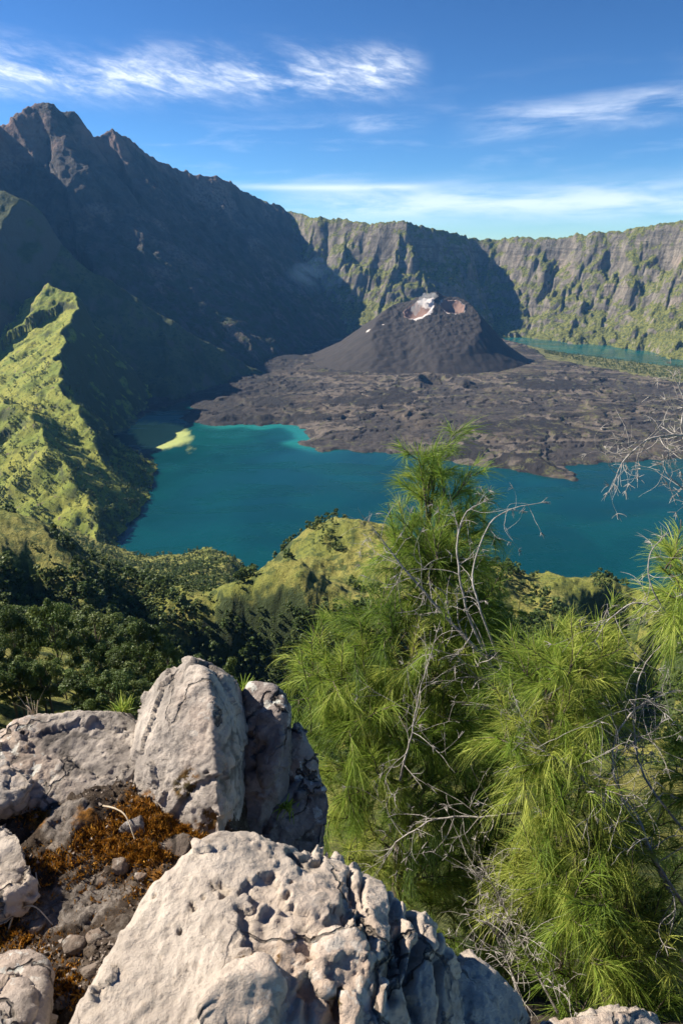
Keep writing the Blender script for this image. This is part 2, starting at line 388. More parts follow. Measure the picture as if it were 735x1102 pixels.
def m_wall():
    s = NT('crater_wall_rock'); n1 = s.noise(.004, 7, .62); n2 = s.noise(.018, 7, .66, stretch=(1, 1, .5)); n3 = s.noise(.07, 6, .7); n4 = s.noise(.02, 6, .65)
    c = s.mix(s.ramp(n2, .35, .65), (.13, .115, .095), (.27, .235, .19))
    c = s.mix(s.ramp(n1, .55, .68), c, (.30, .24, .19))
    st = s.noise(.01, 5, .6, stretch=(.25, .25, 3.0)); c = s.mix(s.math('MULTIPLY', s.ramp(st, .52, .62), .7), c, (.10, .088, .075))
    nz = s.math('ADD', s.normal_z(), s.math('MULTIPLY', s.math('SUBTRACT', n4, .5), 1.3))
    veg = s.ramp(nz, .40, .58)
    c = s.mix(veg, c, s.mix(s.ramp(n3, .4, .6), (.19, .19, .045), (.075, .095, .03)))
    c = s.mix(s.ramp(n3, .58, .68), c, (.04, .055, .022))
    s.col(c); s.bump(s.math('ADD', s.math('MULTIPLY', n2, 2.), n3), 14); return s.m
def m_land():
    s = NT('lava_and_floor'); lv = s.attr('lava'); n1 = s.noise(.006, 6, .6); n2 = s.noise(.035, 7, .7); n3 = s.noise(.16, 6, .75); n4 = s.noise(.012, 5, .6, dist=1.2)
    lava = s.mix(s.ramp(n2, .35, .65), (.030, .027, .027), (.064, .055, .051))
    fz = s.math('ADD', s.attr('flow'), s.math('MULTIPLY', s.math('SUBTRACT', n2, .5), .35))
    lava = s.mix(s.math('MULTIPLY', s.ramp(fz, .02, .10), s.ramp(fz, .34, .26)), lava, (.125, .104, .087))
    lava = s.mix(s.ramp(fz, .34, .42), lava, (.024, .021, .021))
    lava = s.mix(s.math('MULTIPLY', s.ramp(n1, .52, .64), .6), lava, (.115, .092, .072))
    lava = s.mix(s.ramp(n4, .57, .66), lava, (.022, .020, .020))
    lava = s.mix(s.math('MULTIPLY', s.ramp(n4, .44, .36), s.ramp(n3, .42, .58)), lava, (.115, .115, .05))
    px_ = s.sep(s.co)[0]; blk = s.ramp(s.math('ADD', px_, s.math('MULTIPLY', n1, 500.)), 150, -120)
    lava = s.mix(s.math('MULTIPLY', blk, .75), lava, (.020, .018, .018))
    grn = s.math('MULTIPLY', s.ramp(px_, 150, 900), s.math('MULTIPLY', s.ramp(n2, .52, .62), s.ramp(n1, .45, .58)))
    lava = s.mix(s.math('MULTIPLY', grn, .8), lava, (.11, .11, .045))
    land = s.mix(s.ramp(n2, .4, .6), (.05, .065, .025), (.20, .19, .07))
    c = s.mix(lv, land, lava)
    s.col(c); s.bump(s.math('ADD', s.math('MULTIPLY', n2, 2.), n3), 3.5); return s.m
def m_cone():
    s = NT('cinder'); n1 = s.noise(.01, 6, .6); n3 = s.noise(.09, 6, .7)
    sul = s.attr('sulfur'); red = s.attr('red'); gul = s.attr('gully')
    c = s.mix(s.ramp(n1, .35, .65), (.022, .019, .0185), (.034, .029, .027))
    c = s.mix(s.math('MULTIPLY', gul, .6), c, (.042, .036, .033))
    c = s.mix(s.ramp(s.math('ADD', red, s.math('MULTIPLY', s.math('SUBTRACT', n3, .5), .5)), .4, .7), c, (.20, .125, .10))
    c = s.mix(s.ramp(s.math('ADD', sul, s.math('MULTIPLY', s.math('SUBTRACT', n3, .5), 1.3)), .42, .86), c, (.58, .53, .51))
    s.col(c); s.bump(n3, 1.2); return s.m
def m_water():
    s = NT('lake_water'); s.p.inputs['Roughness'].default_value = .12; s.p.inputs['IOR'].default_value = 1.33; s.p.inputs['Specular IOR Level'].default_value = .35
    sh = s.attr('shallow'); sed = s.attr('sediment'); n1 = s.noise(.004, 4, .55, dist=.6); n2 = s.noise(.012, 5, .6, stretch=(1, .35, 1))
    c = s.mix(s.ramp(n1, .35, .65), (.0014, .037, .042), (.0020, .050, .052))
    c = s.mix(s.ramp(s.math('ADD', sh, s.math('MULTIPLY', s.math('SUBTRACT', n1, .5), .55)), .2, 1.), c, (.012, .16, .145))
    c = s.mix(s.ramp(s.math('ADD', sed, s.math('MULTIPLY', s.math('SUBTRACT', n2, .5), 1.5)), .38, .85), c, (.44, .50, .18))
    s.col(c)
    w = s.noise(.22, 5, .65, stretch=(1, .6, 1)); s.lk(s.ramp(s.noise(.005, 4, .6, stretch=(.5, 1.6, 1), dist=.8), .42, .60, .07, .30), s.p.inputs['Roughness']); s.bump(s.math('ADD', w, s.math('MULTIPLY', s.noise(.05, 4, .6, stretch=(1, .5, 1)), 2.2)), .30); return s.m
def m_leaf(name, c0, c1, c2, trans=.35, vary=None):
    s = NT(name); s.p.inputs['Roughness'].default_value = .55
    t = s.attr('tint')
    c = s.mix(s.ramp(t, 0, .5), c0, c1); c = s.mix(s.ramp(t, .5, 1.), c, c2)
    if vary: c = s.mix(s.math('MULTIPLY', s.rand(), .6), c, vary)
    s.col(c)
    tr = s.t.nodes.new('ShaderNodeBsdfTranslucent'); s.lk(c, tr.inputs[0]); mx = s.t.nodes.new('ShaderNodeMixShader'); mx.inputs[0].default_value = trans
    s.lk(s.p.outputs[0], mx.inputs[1]); s.lk(tr.outputs[0], mx.inputs[2]); s.lk(mx.outputs[0], s.out.inputs[0]); return s.m
def m_bark(name, a, b, sc=18):
    s = NT(name); n = s.noise(sc, 6, .65, stretch=(1, 1, .3)); s.col(s.mix(s.ramp(n, .35, .65), a, b)); s.bump(n, .01); return s.m
def m_rock(name, light, dark, stain_cav=.5, lichen=0.):
    s = NT(name); s.p.inputs['Roughness'].default_value = .9
    n0 = s.noise(1.6, 5, .55); n1 = s.noise(6, 8, .62); n2 = s.noise(28, 8, .7); n3 = s.noise(110, 5, .7); cav = s.attr('cavity')
    c = s.mix(s.ramp(n1, .3, .7), dark, light)
    c = s.mix(s.math('MULTIPLY', s.ramp(n0, .45, .65), .55), c, tuple(x * y for x, y in zip(light, (.95, .80, .72))))
    c = s.mix(s.math('MULTIPLY', s.ramp(n2, .52, .68), .55), c, tuple(x * .42 for x in dark))
    wv = s.t.nodes.new('ShaderNodeVectorMath'); wv.operation = 'MULTIPLY_ADD'; nn = s.t.nodes.new('ShaderNodeTexNoise'); nn.inputs['Scale'].default_value = 3.2; nn.inputs['Detail'].default_value = 5
    s.lk(s.co, nn.inputs['Vector']); s.lk(nn.outputs['Color'], wv.inputs[0]); wv.inputs[1].default_value = (.5, .5, .5); s.lk(s.co, wv.inputs[2])
    ck = s.ramp(s.voro(2.6, 'DISTANCE_TO_EDGE', wv.outputs[0]), .022, .004); ck = s.math('MULTIPLY', ck, s.ramp(n0, .44, .56))
    c = s.mix(s.math('MULTIPLY', s.ramp(s.noise(3.1, 7, .7), .53, .66), stain_cav), c, tuple(x * .5 for x in dark))
    c = s.mix(s.math('MULTIPLY', ck, .85), c, tuple(x * .18 for x in dark))
    c = s.mix(s.math('MULTIPLY', s.ramp(cav, .25, .9), stain_cav), c, tuple(x * .3 for x in dark))  # grooves and low spots coloured darker by the cavity mask
    if lichen:
        l = s.math('MULTIPLY', s.ramp(n0, .5, .62), s.ramp(s.noise(22, 5, .6), .54, .60)); c = s.mix(s.math('MULTIPLY', l, lichen), c, (.62, .64, .60))
        mo = s.math('MULTIPLY', s.ramp(s.attr('moss'), .3, .7), s.ramp(n2, .42, .52)); c = s.mix(mo, c, s.mix(s.ramp(n1, .4, .6), (.20, .085, .012), (.045, .035, .012)))
    s.col(c); s.bump(s.math('ADD', s.math('SUBTRACT', s.math('MULTIPLY', n1, .6), s.math('MULTIPLY', ck, .8)), s.math('ADD', s.math('MULTIPLY', n2, .45), s.math('MULTIPLY', n3, .2))), .026); return s.m
def m_soil():
    s = NT('ledge_soil'); s.p.inputs['Roughness'].default_value = .95
    n0 = s.noise(2.2, 5, .6); n1 = s.noise(9, 7, .65); n2 = s.noise(45, 7, .72); ms = s.attr('moss'); rk = s.attr('rock')
    c = s.mix(s.ramp(n1, .35, .65), (.035, .024, .017), (.10, .075, .055))
    c = s.mix(s.ramp(n2, .55, .68), c, (.17, .135, .105))
    r = s.mix(s.ramp(n2, .35, .65), (.11, .092, .078), (.27, .235, .205))
    c = s.mix(s.ramp(s.math('ADD', rk, s.math('MULTIPLY', s.math('SUBTRACT', n1, .5), .9)), .42, .6), c, r)
    mo = s.mix(s.ramp(n2, .35, .62), (.05, .025, .008), (.26, .11, .012))
    c = s.mix(s.ramp(s.math('ADD', ms, s.math('MULTIPLY', s.math('SUBTRACT', n1, .5), 1.2)), .42, .62), c, mo)
    s.col(c); s.bump(s.math('ADD', n1, n2), .02); return s.m
# ------------------------------------------------------------------ setting objects
sub_terrain('near_slope', I_NEAR, m_near(), 'green wooded slope and grassy knoll falling to the near lake shore', 'hillside')
sub_terrain('grassy_ridge', I_LIT, m_grass(), 'sunlit yellow green grassy ridge left of the lake', 'ridge')
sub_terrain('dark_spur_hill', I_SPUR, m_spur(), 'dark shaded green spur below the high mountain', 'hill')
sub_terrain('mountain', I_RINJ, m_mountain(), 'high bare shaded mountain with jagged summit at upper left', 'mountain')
sub_terrain('crater_wall', I_WALL, m_wall(), 'ribbed green and brown caldera cliff behind the cinder cone', 'cliff')
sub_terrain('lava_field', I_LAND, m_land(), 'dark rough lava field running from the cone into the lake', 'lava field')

# lake: one sheet with shore-distance attributes
def build_lake():
    ys = np.concatenate([np.arange(900, 3400, 14), np.arange(3400, 6200, 24)]); xs = np.arange(-1500, 3600, 14.0)
    X, Y = np.meshgrid(xs, ys); x, y = X.ravel(), Y.ravel()
    sd = poly_sd(x, y, LAND)
    front = (y < 2600)
    c1 = np.array([atz(300, 462, LAKE)[:2]])[0]
    shallow = .9 * sst(-75, -5, sd) * sst(420, 60, np.hypot(x - c1[0], (y - c1[1]) * .7))
    c2 = atz(250, 470, LAKE)[:2]; shallow = shallow + .45 * np.exp(-(np.hypot((x - c2[0]) / 420, (y - c2[1]) / 330))**2)
    c3 = atz(620, 380, LAKE)[:2]; shallow = shallow + .45 * (y > 3900)
    c4 = atz(170, 455, LAKE)[:2]; shallow = np.maximum(shallow, 1.1 * np.exp(-(np.hypot((x - c4[0]) / 130, (y - c4[1]) / 230))**4))
    c5 = atz(174, 467, LAKE)[:2]; dx, dy = x - c5[0], y - c5[1]
    u = dx * .96 + dy * .28; v = -dx * .28 + dy * .96
    sed = 1.25 * np.exp(-(np.hypot((u + .12 * v) / 118, v / 250))**3)
    vid_ = np.arange(X.size).reshape(X.shape)
    q = np.stack([vid_[:-1, :-1], vid_[:-1, 1:], vid_[1:, 1:], vid_[1:, :-1]], -1).reshape(-1, 4)
    me = np_mesh('lake', np.stack([x, y, np.full(x.shape, LAKE)], 1), q, True, {'shallow': shallow, 'sediment': sed})
    tag(link('lake_water', me, m_water()), 'teal crater lake with yellow green sediment plume at its left shore', 'lake', kind='structure')
build_lake()

# cinder cone
def build_cone():
    nr_, na = 260, 420
    r = np.concatenate([np.linspace(0, 300, 160), np.linspace(300, 1000, nr_ - 160 + 1)[1:]]); a = np.linspace(0, 2 * PI, na, endpoint=False)
    A, R = np.meshgrid(a, r); x = R * np.cos(A); y = R * np.sin(A)
    wob = 1 + .18 * np.cos(A - PI)                    # longer flank to the left
    gy = rid2(A * 11 + .15 * fbm2(A * 3, R / 200, 2, 5), R / 900, 4, 201) * 1.0
    gf = rid2(A * 34, R / 500, 3, 205)
    rr = R / wob
    flank = np.where(rr < 500, .86 * rr - .00006 * rr * rr, .86 * 500 - .00006 * 500**2 + .55 * (rr - 500) - .0002 * (rr - 500)**2)
    z = CONE_TOP + 150 - flank - sst(140, 380, R) * (3.2 * gy + .5 * gf) + 3 * fbm2(x / 40, y / 40, 4, 207)
    # notched summit: right horn, left shoulder
    plane = CONE_TOP + 7 * fbm2(x / 45, y / 45, 4, 211) + .46 * np.minimum(y - 70, 0) - sst(-60, -230, x) * 36 + 30 * np.exp(-((x + 12) / 42)**2) * sst(-110, -10, y) - 8
    z = np.minimum(z, plane)
    sul = np.zeros_like(z); red = np.zeros_like(z)
    for (cx_, cy_, rad, dep, asp) in ((-128, -35, 84, 48, .95), (74, -25, 72, 46, 1.05)):
        dx, dy = x - cx_, (y - cy_) / asp
        q_ = np.hypot(dx, dy) / rad * (1 + .12 * fbm2(x / 50, y / 50, 3, 213))
        pl_ = CONE_TOP + .46 * np.minimum(y - 70, 0) - sst(-60, -230, x) * 36
        bowl = pl_ - dep + dep * 1.05 * q_**2.4
        z = np.where((bowl < z) & (q_ < 1.3), bowl, z)
        ins = sst(1.15, .85, q_)
        if cx_ < 0:
            edge = np.exp(-((q_ - 1.0) / .20)**2)
            sul = np.maximum(sul, edge * sst(-.9, .3, (dx - dy * .3) / rad) * 1.1 + .9 * np.exp(-(np.hypot(dx - 62, dy - 55) / 34)**2)); red = np.maximum(red, .8 * ins)
        else:
            sul = np.maximum(sul, .60 * np.exp(-((q_ - 1.02) / .10)**2)); red = np.maximum(red, ins)
    s3 = at(396, 360, 3990); s4 = at(412, 350, 4020)
    for s_, w_ in ((s3, 22), (s4, 12)):
        sul = np.maximum(sul, .85 * np.exp(-(np.hypot(x - (s_[0] - CONE[0]), y - (s_[1] - CONE[1])) / w_)**2))
    vid_ = np.arange(A.size).reshape(A.shape)
    q = np.stack([vid_[:-1], np.roll(vid_[:-1], -1, 1), np.roll(vid_[1:], -1, 1), vid_[1:]], -1).reshape(-1, 4)[:, ::-1]
    me = np_mesh('cone', np.stack([x.ravel(), y.ravel(), z.ravel()], 1), q[na:], True, {'sulfur': sul.ravel(), 'red': red.ravel(), 'gully': (gf * .5 + .5).ravel()})
    tag(link('volcano_cone', me, m_cone(), loc=(CONE[0], CONE[1], 0)), 'dark grey cinder cone with two reddish vents and white sulphur streaks', 'volcano', kind='structure')
build_cone()

# ------------------------------------------------------------------ light, sky, air
SUN_AZ, SUN_EL = math.radians(-73), math.radians(38)
sd_ = Vector((math.sin(SUN_AZ) * math.cos(SUN_EL), math.cos(SUN_AZ) * math.cos(SUN_EL), math.sin(SUN_EL)))
sl = bpy.data.lights.new('sun', 'SUN'); sl.energy = 5.0; sl.angle = math.radians(.53); sl.color = (1, .91, .77)
so = bpy.data.objects.new('sun', sl); COL.objects.link(so); so.rotation_euler = sd_.to_track_quat('Z', 'Y').to_euler(); so.location = (-40, 5, 60)
SKY_STRENGTH = .06
def build_world():
    w = bpy.data.worlds.new("World"); scene.world = w; w.use_nodes = True; t = w.node_tree; N = t.nodes; L = t.links
    bg = N['Background']; bg.inputs[1].default_value = SKY_STRENGTH
    def M(op, a, b=0., c=0.):
        n = N.new('ShaderNodeMath'); n.operation = op
        for i, v in enumerate((a, b, c)):
            if isinstance(v, bpy.types.NodeSocket): L.new(v, n.inputs[i])
            else: n.inputs[i].default_value = v
        return n.outputs[0]
    def R(f, a, b, c0=0., c1=1.):
        n = N.new('ShaderNodeMapRange'); n.interpolation_type = 'SMOOTHSTEP'; L.new(f, n.inputs[0])
        for i, v in enumerate((a, b, c0, c1)): n.inputs[i + 1].default_value = v
        return n.outputs[0]
    tc = N.new('ShaderNodeTexCoord').outputs['Generated']; sp = N.new('ShaderNodeSeparateXYZ'); L.new(tc, sp.inputs[0])
    x, y, z = sp.outputs
    cz = M('MAXIMUM', z, .004); cb = N.new('ShaderNodeCombineXYZ'); L.new(x, cb.inputs[0]); L.new(y, cb.inputs[1]); L.new(cz, cb.inputs[2])
    sk = N.new('ShaderNodeTexSky'); sk.sky_type = 'NISHITA'; sk.sun_disc = False; sk.sun_elevation = SUN_EL; sk.sun_rotation = SUN_AZ
    sk.altitude = 2600; sk.air_density = 1.0; sk.dust_density = .25; sk.ozone_density = 2.6
    L.new(cb.outputs[0], sk.inputs[0])
    # cirrus, laid out by compass bearing (p) and elevation (e)
    p = M('ARCTAN2', x, y); e = M('ARCSINE', M('MINIMUM', M('MAXIMUM', z, -1.), 1.))
    def nz(sx, sy, sc, det, rough, skew=0., dist=0., off=0.):
        c = N.new('ShaderNodeCombineXYZ'); L.new(M('MULTIPLY', M('ADD', p, M('MULTIPLY', e, skew)), sx), c.inputs[0]); L.new(M('MULTIPLY', e, sy), c.inputs[1]); c.inputs[2].default_value = off
        n = N.new('ShaderNodeTexNoise'); n.inputs['Scale'].default_value = sc; n.inputs['Detail'].default_value = det; n.inputs['Roughness'].default_value = rough; n.inputs['Distortion'].default_value = dist
        L.new(c.outputs[0], n.inputs['Vector']); return n.outputs[0]
    def band(e0, slope, width, p0, p1, f0, f1):
        d = M('DIVIDE', M('SUBTRACT', e, M('ADD', M('MULTIPLY', p, slope), e0)), width)
        g = M('POWER', 2.718, M('MULTIPLY', M('MULTIPLY', d, d), -1.))
        return M('MULTIPLY', g, M('MULTIPLY', R(p, p0 - f0, p0 + f0), R(p, p1 + f1, p1 - f1)))
    fil = nz(1, 3.2, 11, 7, .62, 1.1, .35); fil2 = nz(1, 6, 7, 7, .6, -.5, .3, 4.); fine = nz(1, 2.2, 32, 6, .65, 1.6, .5, 9.)
    warp = nz(1, 1, 5, 3, .5, 0, 0, 2.)
    c1 = M('MULTIPLY', band(.203, .033, .020, -.6, .085, .12, .035), M('MULTIPLY', R(fil, .30, .66), M('ADD', M('MULTIPLY', R(fine, .36, .68), 1.0), .42)))
    c1b = M('MULTIPLY', band(.226, .03, .016, -.6, .02, .1, .1), R(fil, .5, .75, 0., .3))
    c2 = M('MULTIPLY', band(.131, .08, .017, .19, .8, .07, .1), R(fil2, .34, .68, 0., .62))
    c2b = M('MULTIPLY', band(.151, .0, .010, .01, .10, .02, .03), R(fil2, .38, .66, 0., .4))
    c3 = M('MULTIPLY', band(.058, .0, .020, -.06, .9, .06, .1), R(fil2, .28, .62, .12, .85))
    c4 = M('MULTIPLY', band(.077, .0, .0035, -.13, .10, .05, .04), R(fil2, .3, .55, .1, .55))
    c5 = M('MULTIPLY', band(.12, .05, .05, -.6, .9, .2, .2), R(fil2, .5, .8, 0., .30))
    cl = M('ADD', c1, M('ADD', c1b, M('ADD', c2, M('ADD', c2b, M('ADD', c3, M('ADD', c4, c5))))))
    cl = M('MULTIPLY', M('MINIMUM', cl, 1.05), .66)
    mx = N.new('ShaderNodeMix'); mx.data_type = 'RGBA'; L.new(cl, mx.inputs[0]); hs = N.new('ShaderNodeHueSaturation'); hs.inputs['Saturation'].default_value = 1.06; L.new(sk.outputs[0], hs.inputs['Color']); gm = N.new('ShaderNodeGamma'); gm.inputs['Gamma'].default_value = 1.4; L.new(hs.outputs[0], gm.inputs[0]); tn = N.new('ShaderNodeMix'); tn.data_type = 'RGBA'; tn.blend_type = 'MULTIPLY'; tn.inputs[0].default_value = 1; L.new(gm.outputs[0], tn.inputs[6]); tn.inputs[7].default_value = (.355, .455, .50, 1); L.new(tn.outputs[2], mx.inputs[6]); mx.inputs[7].default_value = (11, 11.3, 11.8, 1)
    L.new(mx.outputs[2], bg.inputs[0])
build_world()
HAZE = 2.0e-5
def build_haze():
    bm = bmesh.new(); bmesh.ops.create_cube(bm, size=1)
    x0, x1, y0, y1, z0, z1 = -18000, 6000, -300, 8500, -720, 1180
    for v in bm.verts: v.co = ((x0 + x1) / 2 + v.co.x * (x1 - x0), (y0 + y1) / 2 + v.co.y * (y1 - y0), (z0 + z1) / 2 + v.co.z * (z1 - z0))
    me = bpy.data.meshes.new('haze'); bm.to_mesh(me); bm.free()
    m = bpy.data.materials.new('air'); m.use_nodes = True; t = m.node_tree; t.nodes.clear()
    o = t.nodes.new('ShaderNodeOutputMaterial'); v = t.nodes.new('ShaderNodeVolumePrincipled')
    v.inputs['Color'].default_value = (.16, .46, 1, 1); v.inputs['Density'].default_value = HAZE; v.inputs['Anisotropy'].default_value = .1
    t.links.new(v.outputs[0], o.inputs['Volume'])
    tag(link('haze', me, m), 'thin blue morning haze filling the caldera', 'haze', kind='stuff')
if HAZE: build_haze()
def build_puff(name, blobs, dens, colr, label):
    bm = bmesh.new()
    for c, r in blobs:
        k = bmesh.ops.create_icosphere(bm, subdivisions=3, radius=1)['verts']
        for v in k:
            n = 1 + .25 * math.sin(v.co.x * 5 + c[0]) * math.cos(v.co.z * 4 + c[1])
            v.co = Vector((c[0] + v.co.x * r[0] * n, c[1] + v.co.y * r[1] * n, c[2] + v.co.z * r[2] * n))
    me = bpy.data.meshes.new(name); bm.to_mesh(me); bm.free()
    m = bpy.data.materials.new(name); m.use_nodes = True; t = m.node_tree; t.nodes.clear()
    o = t.nodes.new('ShaderNodeOutputMaterial'); v = t.nodes.new('ShaderNodeVolumePrincipled')
    v.inputs['Color'].default_value = (*colr, 1); v.inputs['Density'].default_value = dens; t.links.new(v.outputs[0], o.inputs['Volume'])
    tag(link(name, me, m), label, 'smoke', kind='stuff')
va = at(455, 325, 4140); vb = at(447, 333, 4090)
build_puff('steam', [(va, (34, 30, 30)), (va + np.array([22, 10, 26]), (30, 28, 24)), (vb, (30, 22, 34)), (va + np.array([52, 14, 34]), (34, 26, 18))], .012, (1, 1, 1), 'small white steam drifting off the summit vents of the cinder cone')
sm = at(332, 296, 5350)
build_puff('smoke', [(sm, (170, 120, 70)), (sm + np.array([70, 0, 50]), (150, 110, 70)), (sm + np.array([-90, 20, -60]), (180, 110, 60)), (sm + np.array([20, -30, -20]), (260, 160, 120))], .00034, (.30, .58, 1), 'faint blue smoke hanging in front of the shaded cliff')
scene.view_settings.view_transform = 'Standard'; scene.view_settings.look = 'None'; scene.view_settings.gamma = 1; scene.view_settings.exposure = 1.12
scene.render.engine = 'CYCLES'; scene.cycles.use_denoising = True; scene.cycles.max_bounces = 6; scene.cycles.volume_bounces = 0
scene.cycles.transparent_max_bounces = 4; scene.cycles.sample_clamp_indirect = 4
# ------------------------------------------------------------------ foreground rocks and ledge
def hull_bm(bm, pts):
    vs = [bm.verts.new(p) for p in pts]
    r = bmesh.ops.convex_hull(bm, input=vs)
    bad = [e for e in r['geom_interior'] if isinstance(e, bmesh.types.BMVert)]
    if bad: bmesh.ops.delete(bm, geom=bad, context='VERTS')
def make_rock(name, hulls, mat, label, voxel=.009, amp=(.022, .012, .005), freq=(4.5, 13, 42), crack=.02, crackf=6.0, stretch=(1, 1, 1), seed=1, smooth=3, moss=None, flute=None, facets=16, cat='boulder', group=None):
    """hulls: list of point lists in metres; fused by voxel remesh, then weathered"""
    bm = bmesh.new()
    for h in hulls: hull_bm(bm, [Vector(map(float, p)) for p in h])
    tmp = bpy.data.meshes.new('tmp'); bm.to_mesh(tmp); bm.free()
    to = bpy.data.objects.new('tmp', tmp); COL.objects.link(to)
    md = to.modifiers.new('r', 'REMESH'); md.mode = 'VOXEL'; md.voxel_size = voxel
    if smooth: sm = to.modifiers.new('s', 'SMOOTH'); sm.iterations = smooth; sm.factor = .5
    me = bpy.data.meshes.new_from_object(to.evaluated_get(bpy.context.evaluated_depsgraph_get()))
    bpy.data.objects.remove(to); bpy.data.meshes.remove(tmp); me.name = name
    n = len(me.vertices); V = np.empty(n * 3, np.float32); me.vertices.foreach_get('co', V); V = V.reshape(-1, 3).astype(float)
    N = np.empty(n * 3, np.float32); me.vertices.foreach_get('normal', N); N = N.reshape(-1, 3).astype(float)
    fr = np.random.default_rng(seed + 700); ctr = V.mean(0)
    for _ in range(facets):
        k = N[fr.integers(0, n)] + fr.normal(0, .25, 3); k /= np.linalg.norm(k)
        if k[2] > .8: continue
        pr = (V - ctr) @ k; dcut = np.quantile(pr, .999) * fr.uniform(.86, .95); ov = np.maximum(0, pr - dcut)
        V = V - .85 * ov[:, None] * k
    S = V * np.array(stretch) + seed * 7.31
    S = S + .06 * np.stack([fbm3(S * 3, 2, seed + 90), fbm3(S * 3, 2, seed + 91), fbm3(S * 3, 2, seed + 92)], 1)
    cells = np.abs(fbm3(S * crackf, 3, seed + 5)); cr = np.exp(-(cells / .10)**2) * sst(-.2, .5, fbm3(S * 2.2, 2, seed + 6) + .15)
    f0 = fbm3(S * freq[0], 4, seed); f1 = fbm3(S * freq[1], 4, seed + 20); f2 = fbm3(S * freq[2], 3, seed + 40)
    rid = 1 - 2.4 * np.abs(f1)                       # crests, not pits
    pl = fbm3(S * np.array([1.6, 1.6, 1.6]) + 3.3, 2, seed + 60); ter = np.round(pl * 3.2 + .4 * f1) / 3.2      # broken steps
    p2 = fbm3(S * np.array([5., 5., 3.5]) + 1.3, 3, seed + 64); te2 = np.round(p2 * 2.6 + .3 * f2) / 2.6
    disp = .8 * amp[0] * f0 + .25 * amp[1] * rid + amp[2] * f2 - .6 * crack * cr + (.055 * ter + .007 * te2) * min(1, voxel / .006)
    if flute:
        fw = sst(flute[0], flute[1], V[:, 0]) * sst(flute[3], flute[3] - .10, V[:, 2])
        Q = np.stack([V[:, 0] * 12, (V[:, 1] + V[:, 2]) * 2.0, V[:, 1] * .8], 1) + seed; Q[:, 0] += .35 * fbm3(V * 6, 3, seed + 71)
        g = fbm3(Q, 3, seed + 70); gr = np.exp(-(g / .13)**2)
        disp = disp - flute[2] * fw * gr; cr = np.maximum(cr, fw * gr)
    V2 = V + N * disp[:, None]
    me.vertices.foreach_set('co', V2.astype(np.float32).ravel())
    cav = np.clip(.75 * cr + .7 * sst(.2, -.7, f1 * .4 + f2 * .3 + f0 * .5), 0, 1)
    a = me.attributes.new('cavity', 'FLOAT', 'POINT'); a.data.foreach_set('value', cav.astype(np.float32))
    mv = np.zeros(n)
    for (c, r) in (moss or []): mv = np.maximum(mv, 1.1 * np.exp(-(np.linalg.norm(V2 - np.asarray(c), axis=1) / r)**2))
    a = me.attributes.new('moss', 'FLOAT', 'POINT'); a.data.foreach_set('value', (mv + .25 * f1 * (mv > .1)).astype(np.float32))
    me.polygons.foreach_set('use_smooth', np.ones(len(me.polygons), bool)); me.update()
    o = link(name, me, mat); tag(o, label, cat, group); return o
def D(*l): return [atd(*q) for q in l]

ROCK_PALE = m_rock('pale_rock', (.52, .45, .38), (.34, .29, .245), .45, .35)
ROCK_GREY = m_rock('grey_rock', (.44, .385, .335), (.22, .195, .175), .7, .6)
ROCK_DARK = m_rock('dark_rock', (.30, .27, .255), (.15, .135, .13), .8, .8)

ROCK_SOIL = m_rock('soil_stained_rock', (.24, .20, .165), (.09, .072, .058), .8, .3)
# upright pyramid boulder
make_rock('boulder', [D((206, 713, 2.74), (224, 715, 2.66), (182, 730, 2.74), (164, 752, 2.72), (152, 790, 2.66), (145, 826, 2.58), (150, 866, 2.50), (186, 900, 2.42), (232, 905, 2.38), (231, 752, 2.54), (235, 800, 2.44), (237, 850, 2.38),
    (246, 728, 2.86), (263, 752, 2.88), (269, 790, 2.86), (264, 840, 2.76), (254, 885, 2.64), (208, 716, 2.98), (250, 742, 3.1), (165, 760, 3.0), (150, 860, 2.95), (262, 920, 2.9), (205, 960, 2.42), (146, 915, 2.48), (242, 950, 2.40))],
    ROCK_GREY, 'upright pointed boulder with a sunlit left face and shaded right face', seed=3, amp=(.012, .012, .006), crack=.004, voxel=.007, smooth=0,
    moss=[(atd(200, 845, 2.46), .055), (atd(225, 880, 2.43), .05), (atd(165, 862, 2.5), .05), (atd(232, 850, 2.46), .03)])
# split shaded rocks right of it
make_rock('boulder', [D((256, 744, 2.95), (272, 737, 2.92), (292, 741, 2.90), (306, 755, 2.88), (317, 790, 2.84), (312, 826, 2.80), (296, 862, 2.76), (268, 905, 2.70), (252, 880, 2.75), (256, 800, 2.85), (275, 742, 3.2), (300, 750, 3.15), (310, 850, 3.1), (262, 890, 3.1), (265, 1040, 2.8), (300, 1020, 2.95), (262, 1020, 3.1)),
    D((286, 744, 2.88), (300, 760, 2.84), (302, 810, 2.76), (284, 850, 2.72), (274, 800, 2.80), (296, 800, 3.0))],
    ROCK_DARK, 'tall shaded rock with a dark crevice beside the pointed boulder', seed=5, crack=.010, crackf=5, smooth=2)
make_rock('boulder', [D((312, 777, 2.98), (326, 776, 2.97), (337, 805, 2.95), (343, 822, 2.93), (334, 842, 2.9), (314, 846, 2.86), (300, 858, 2.84), (304, 820, 2.88), (312, 790, 2.94), (325, 780, 3.25), (340, 830, 3.2), (305, 850, 3.2), (320, 1000, 2.98), (345, 1000, 3.2))],
    ROCK_DARK, 'small squarish shaded rock at the cliff edge by the tree', seed=7, crack=.006, smooth=1)
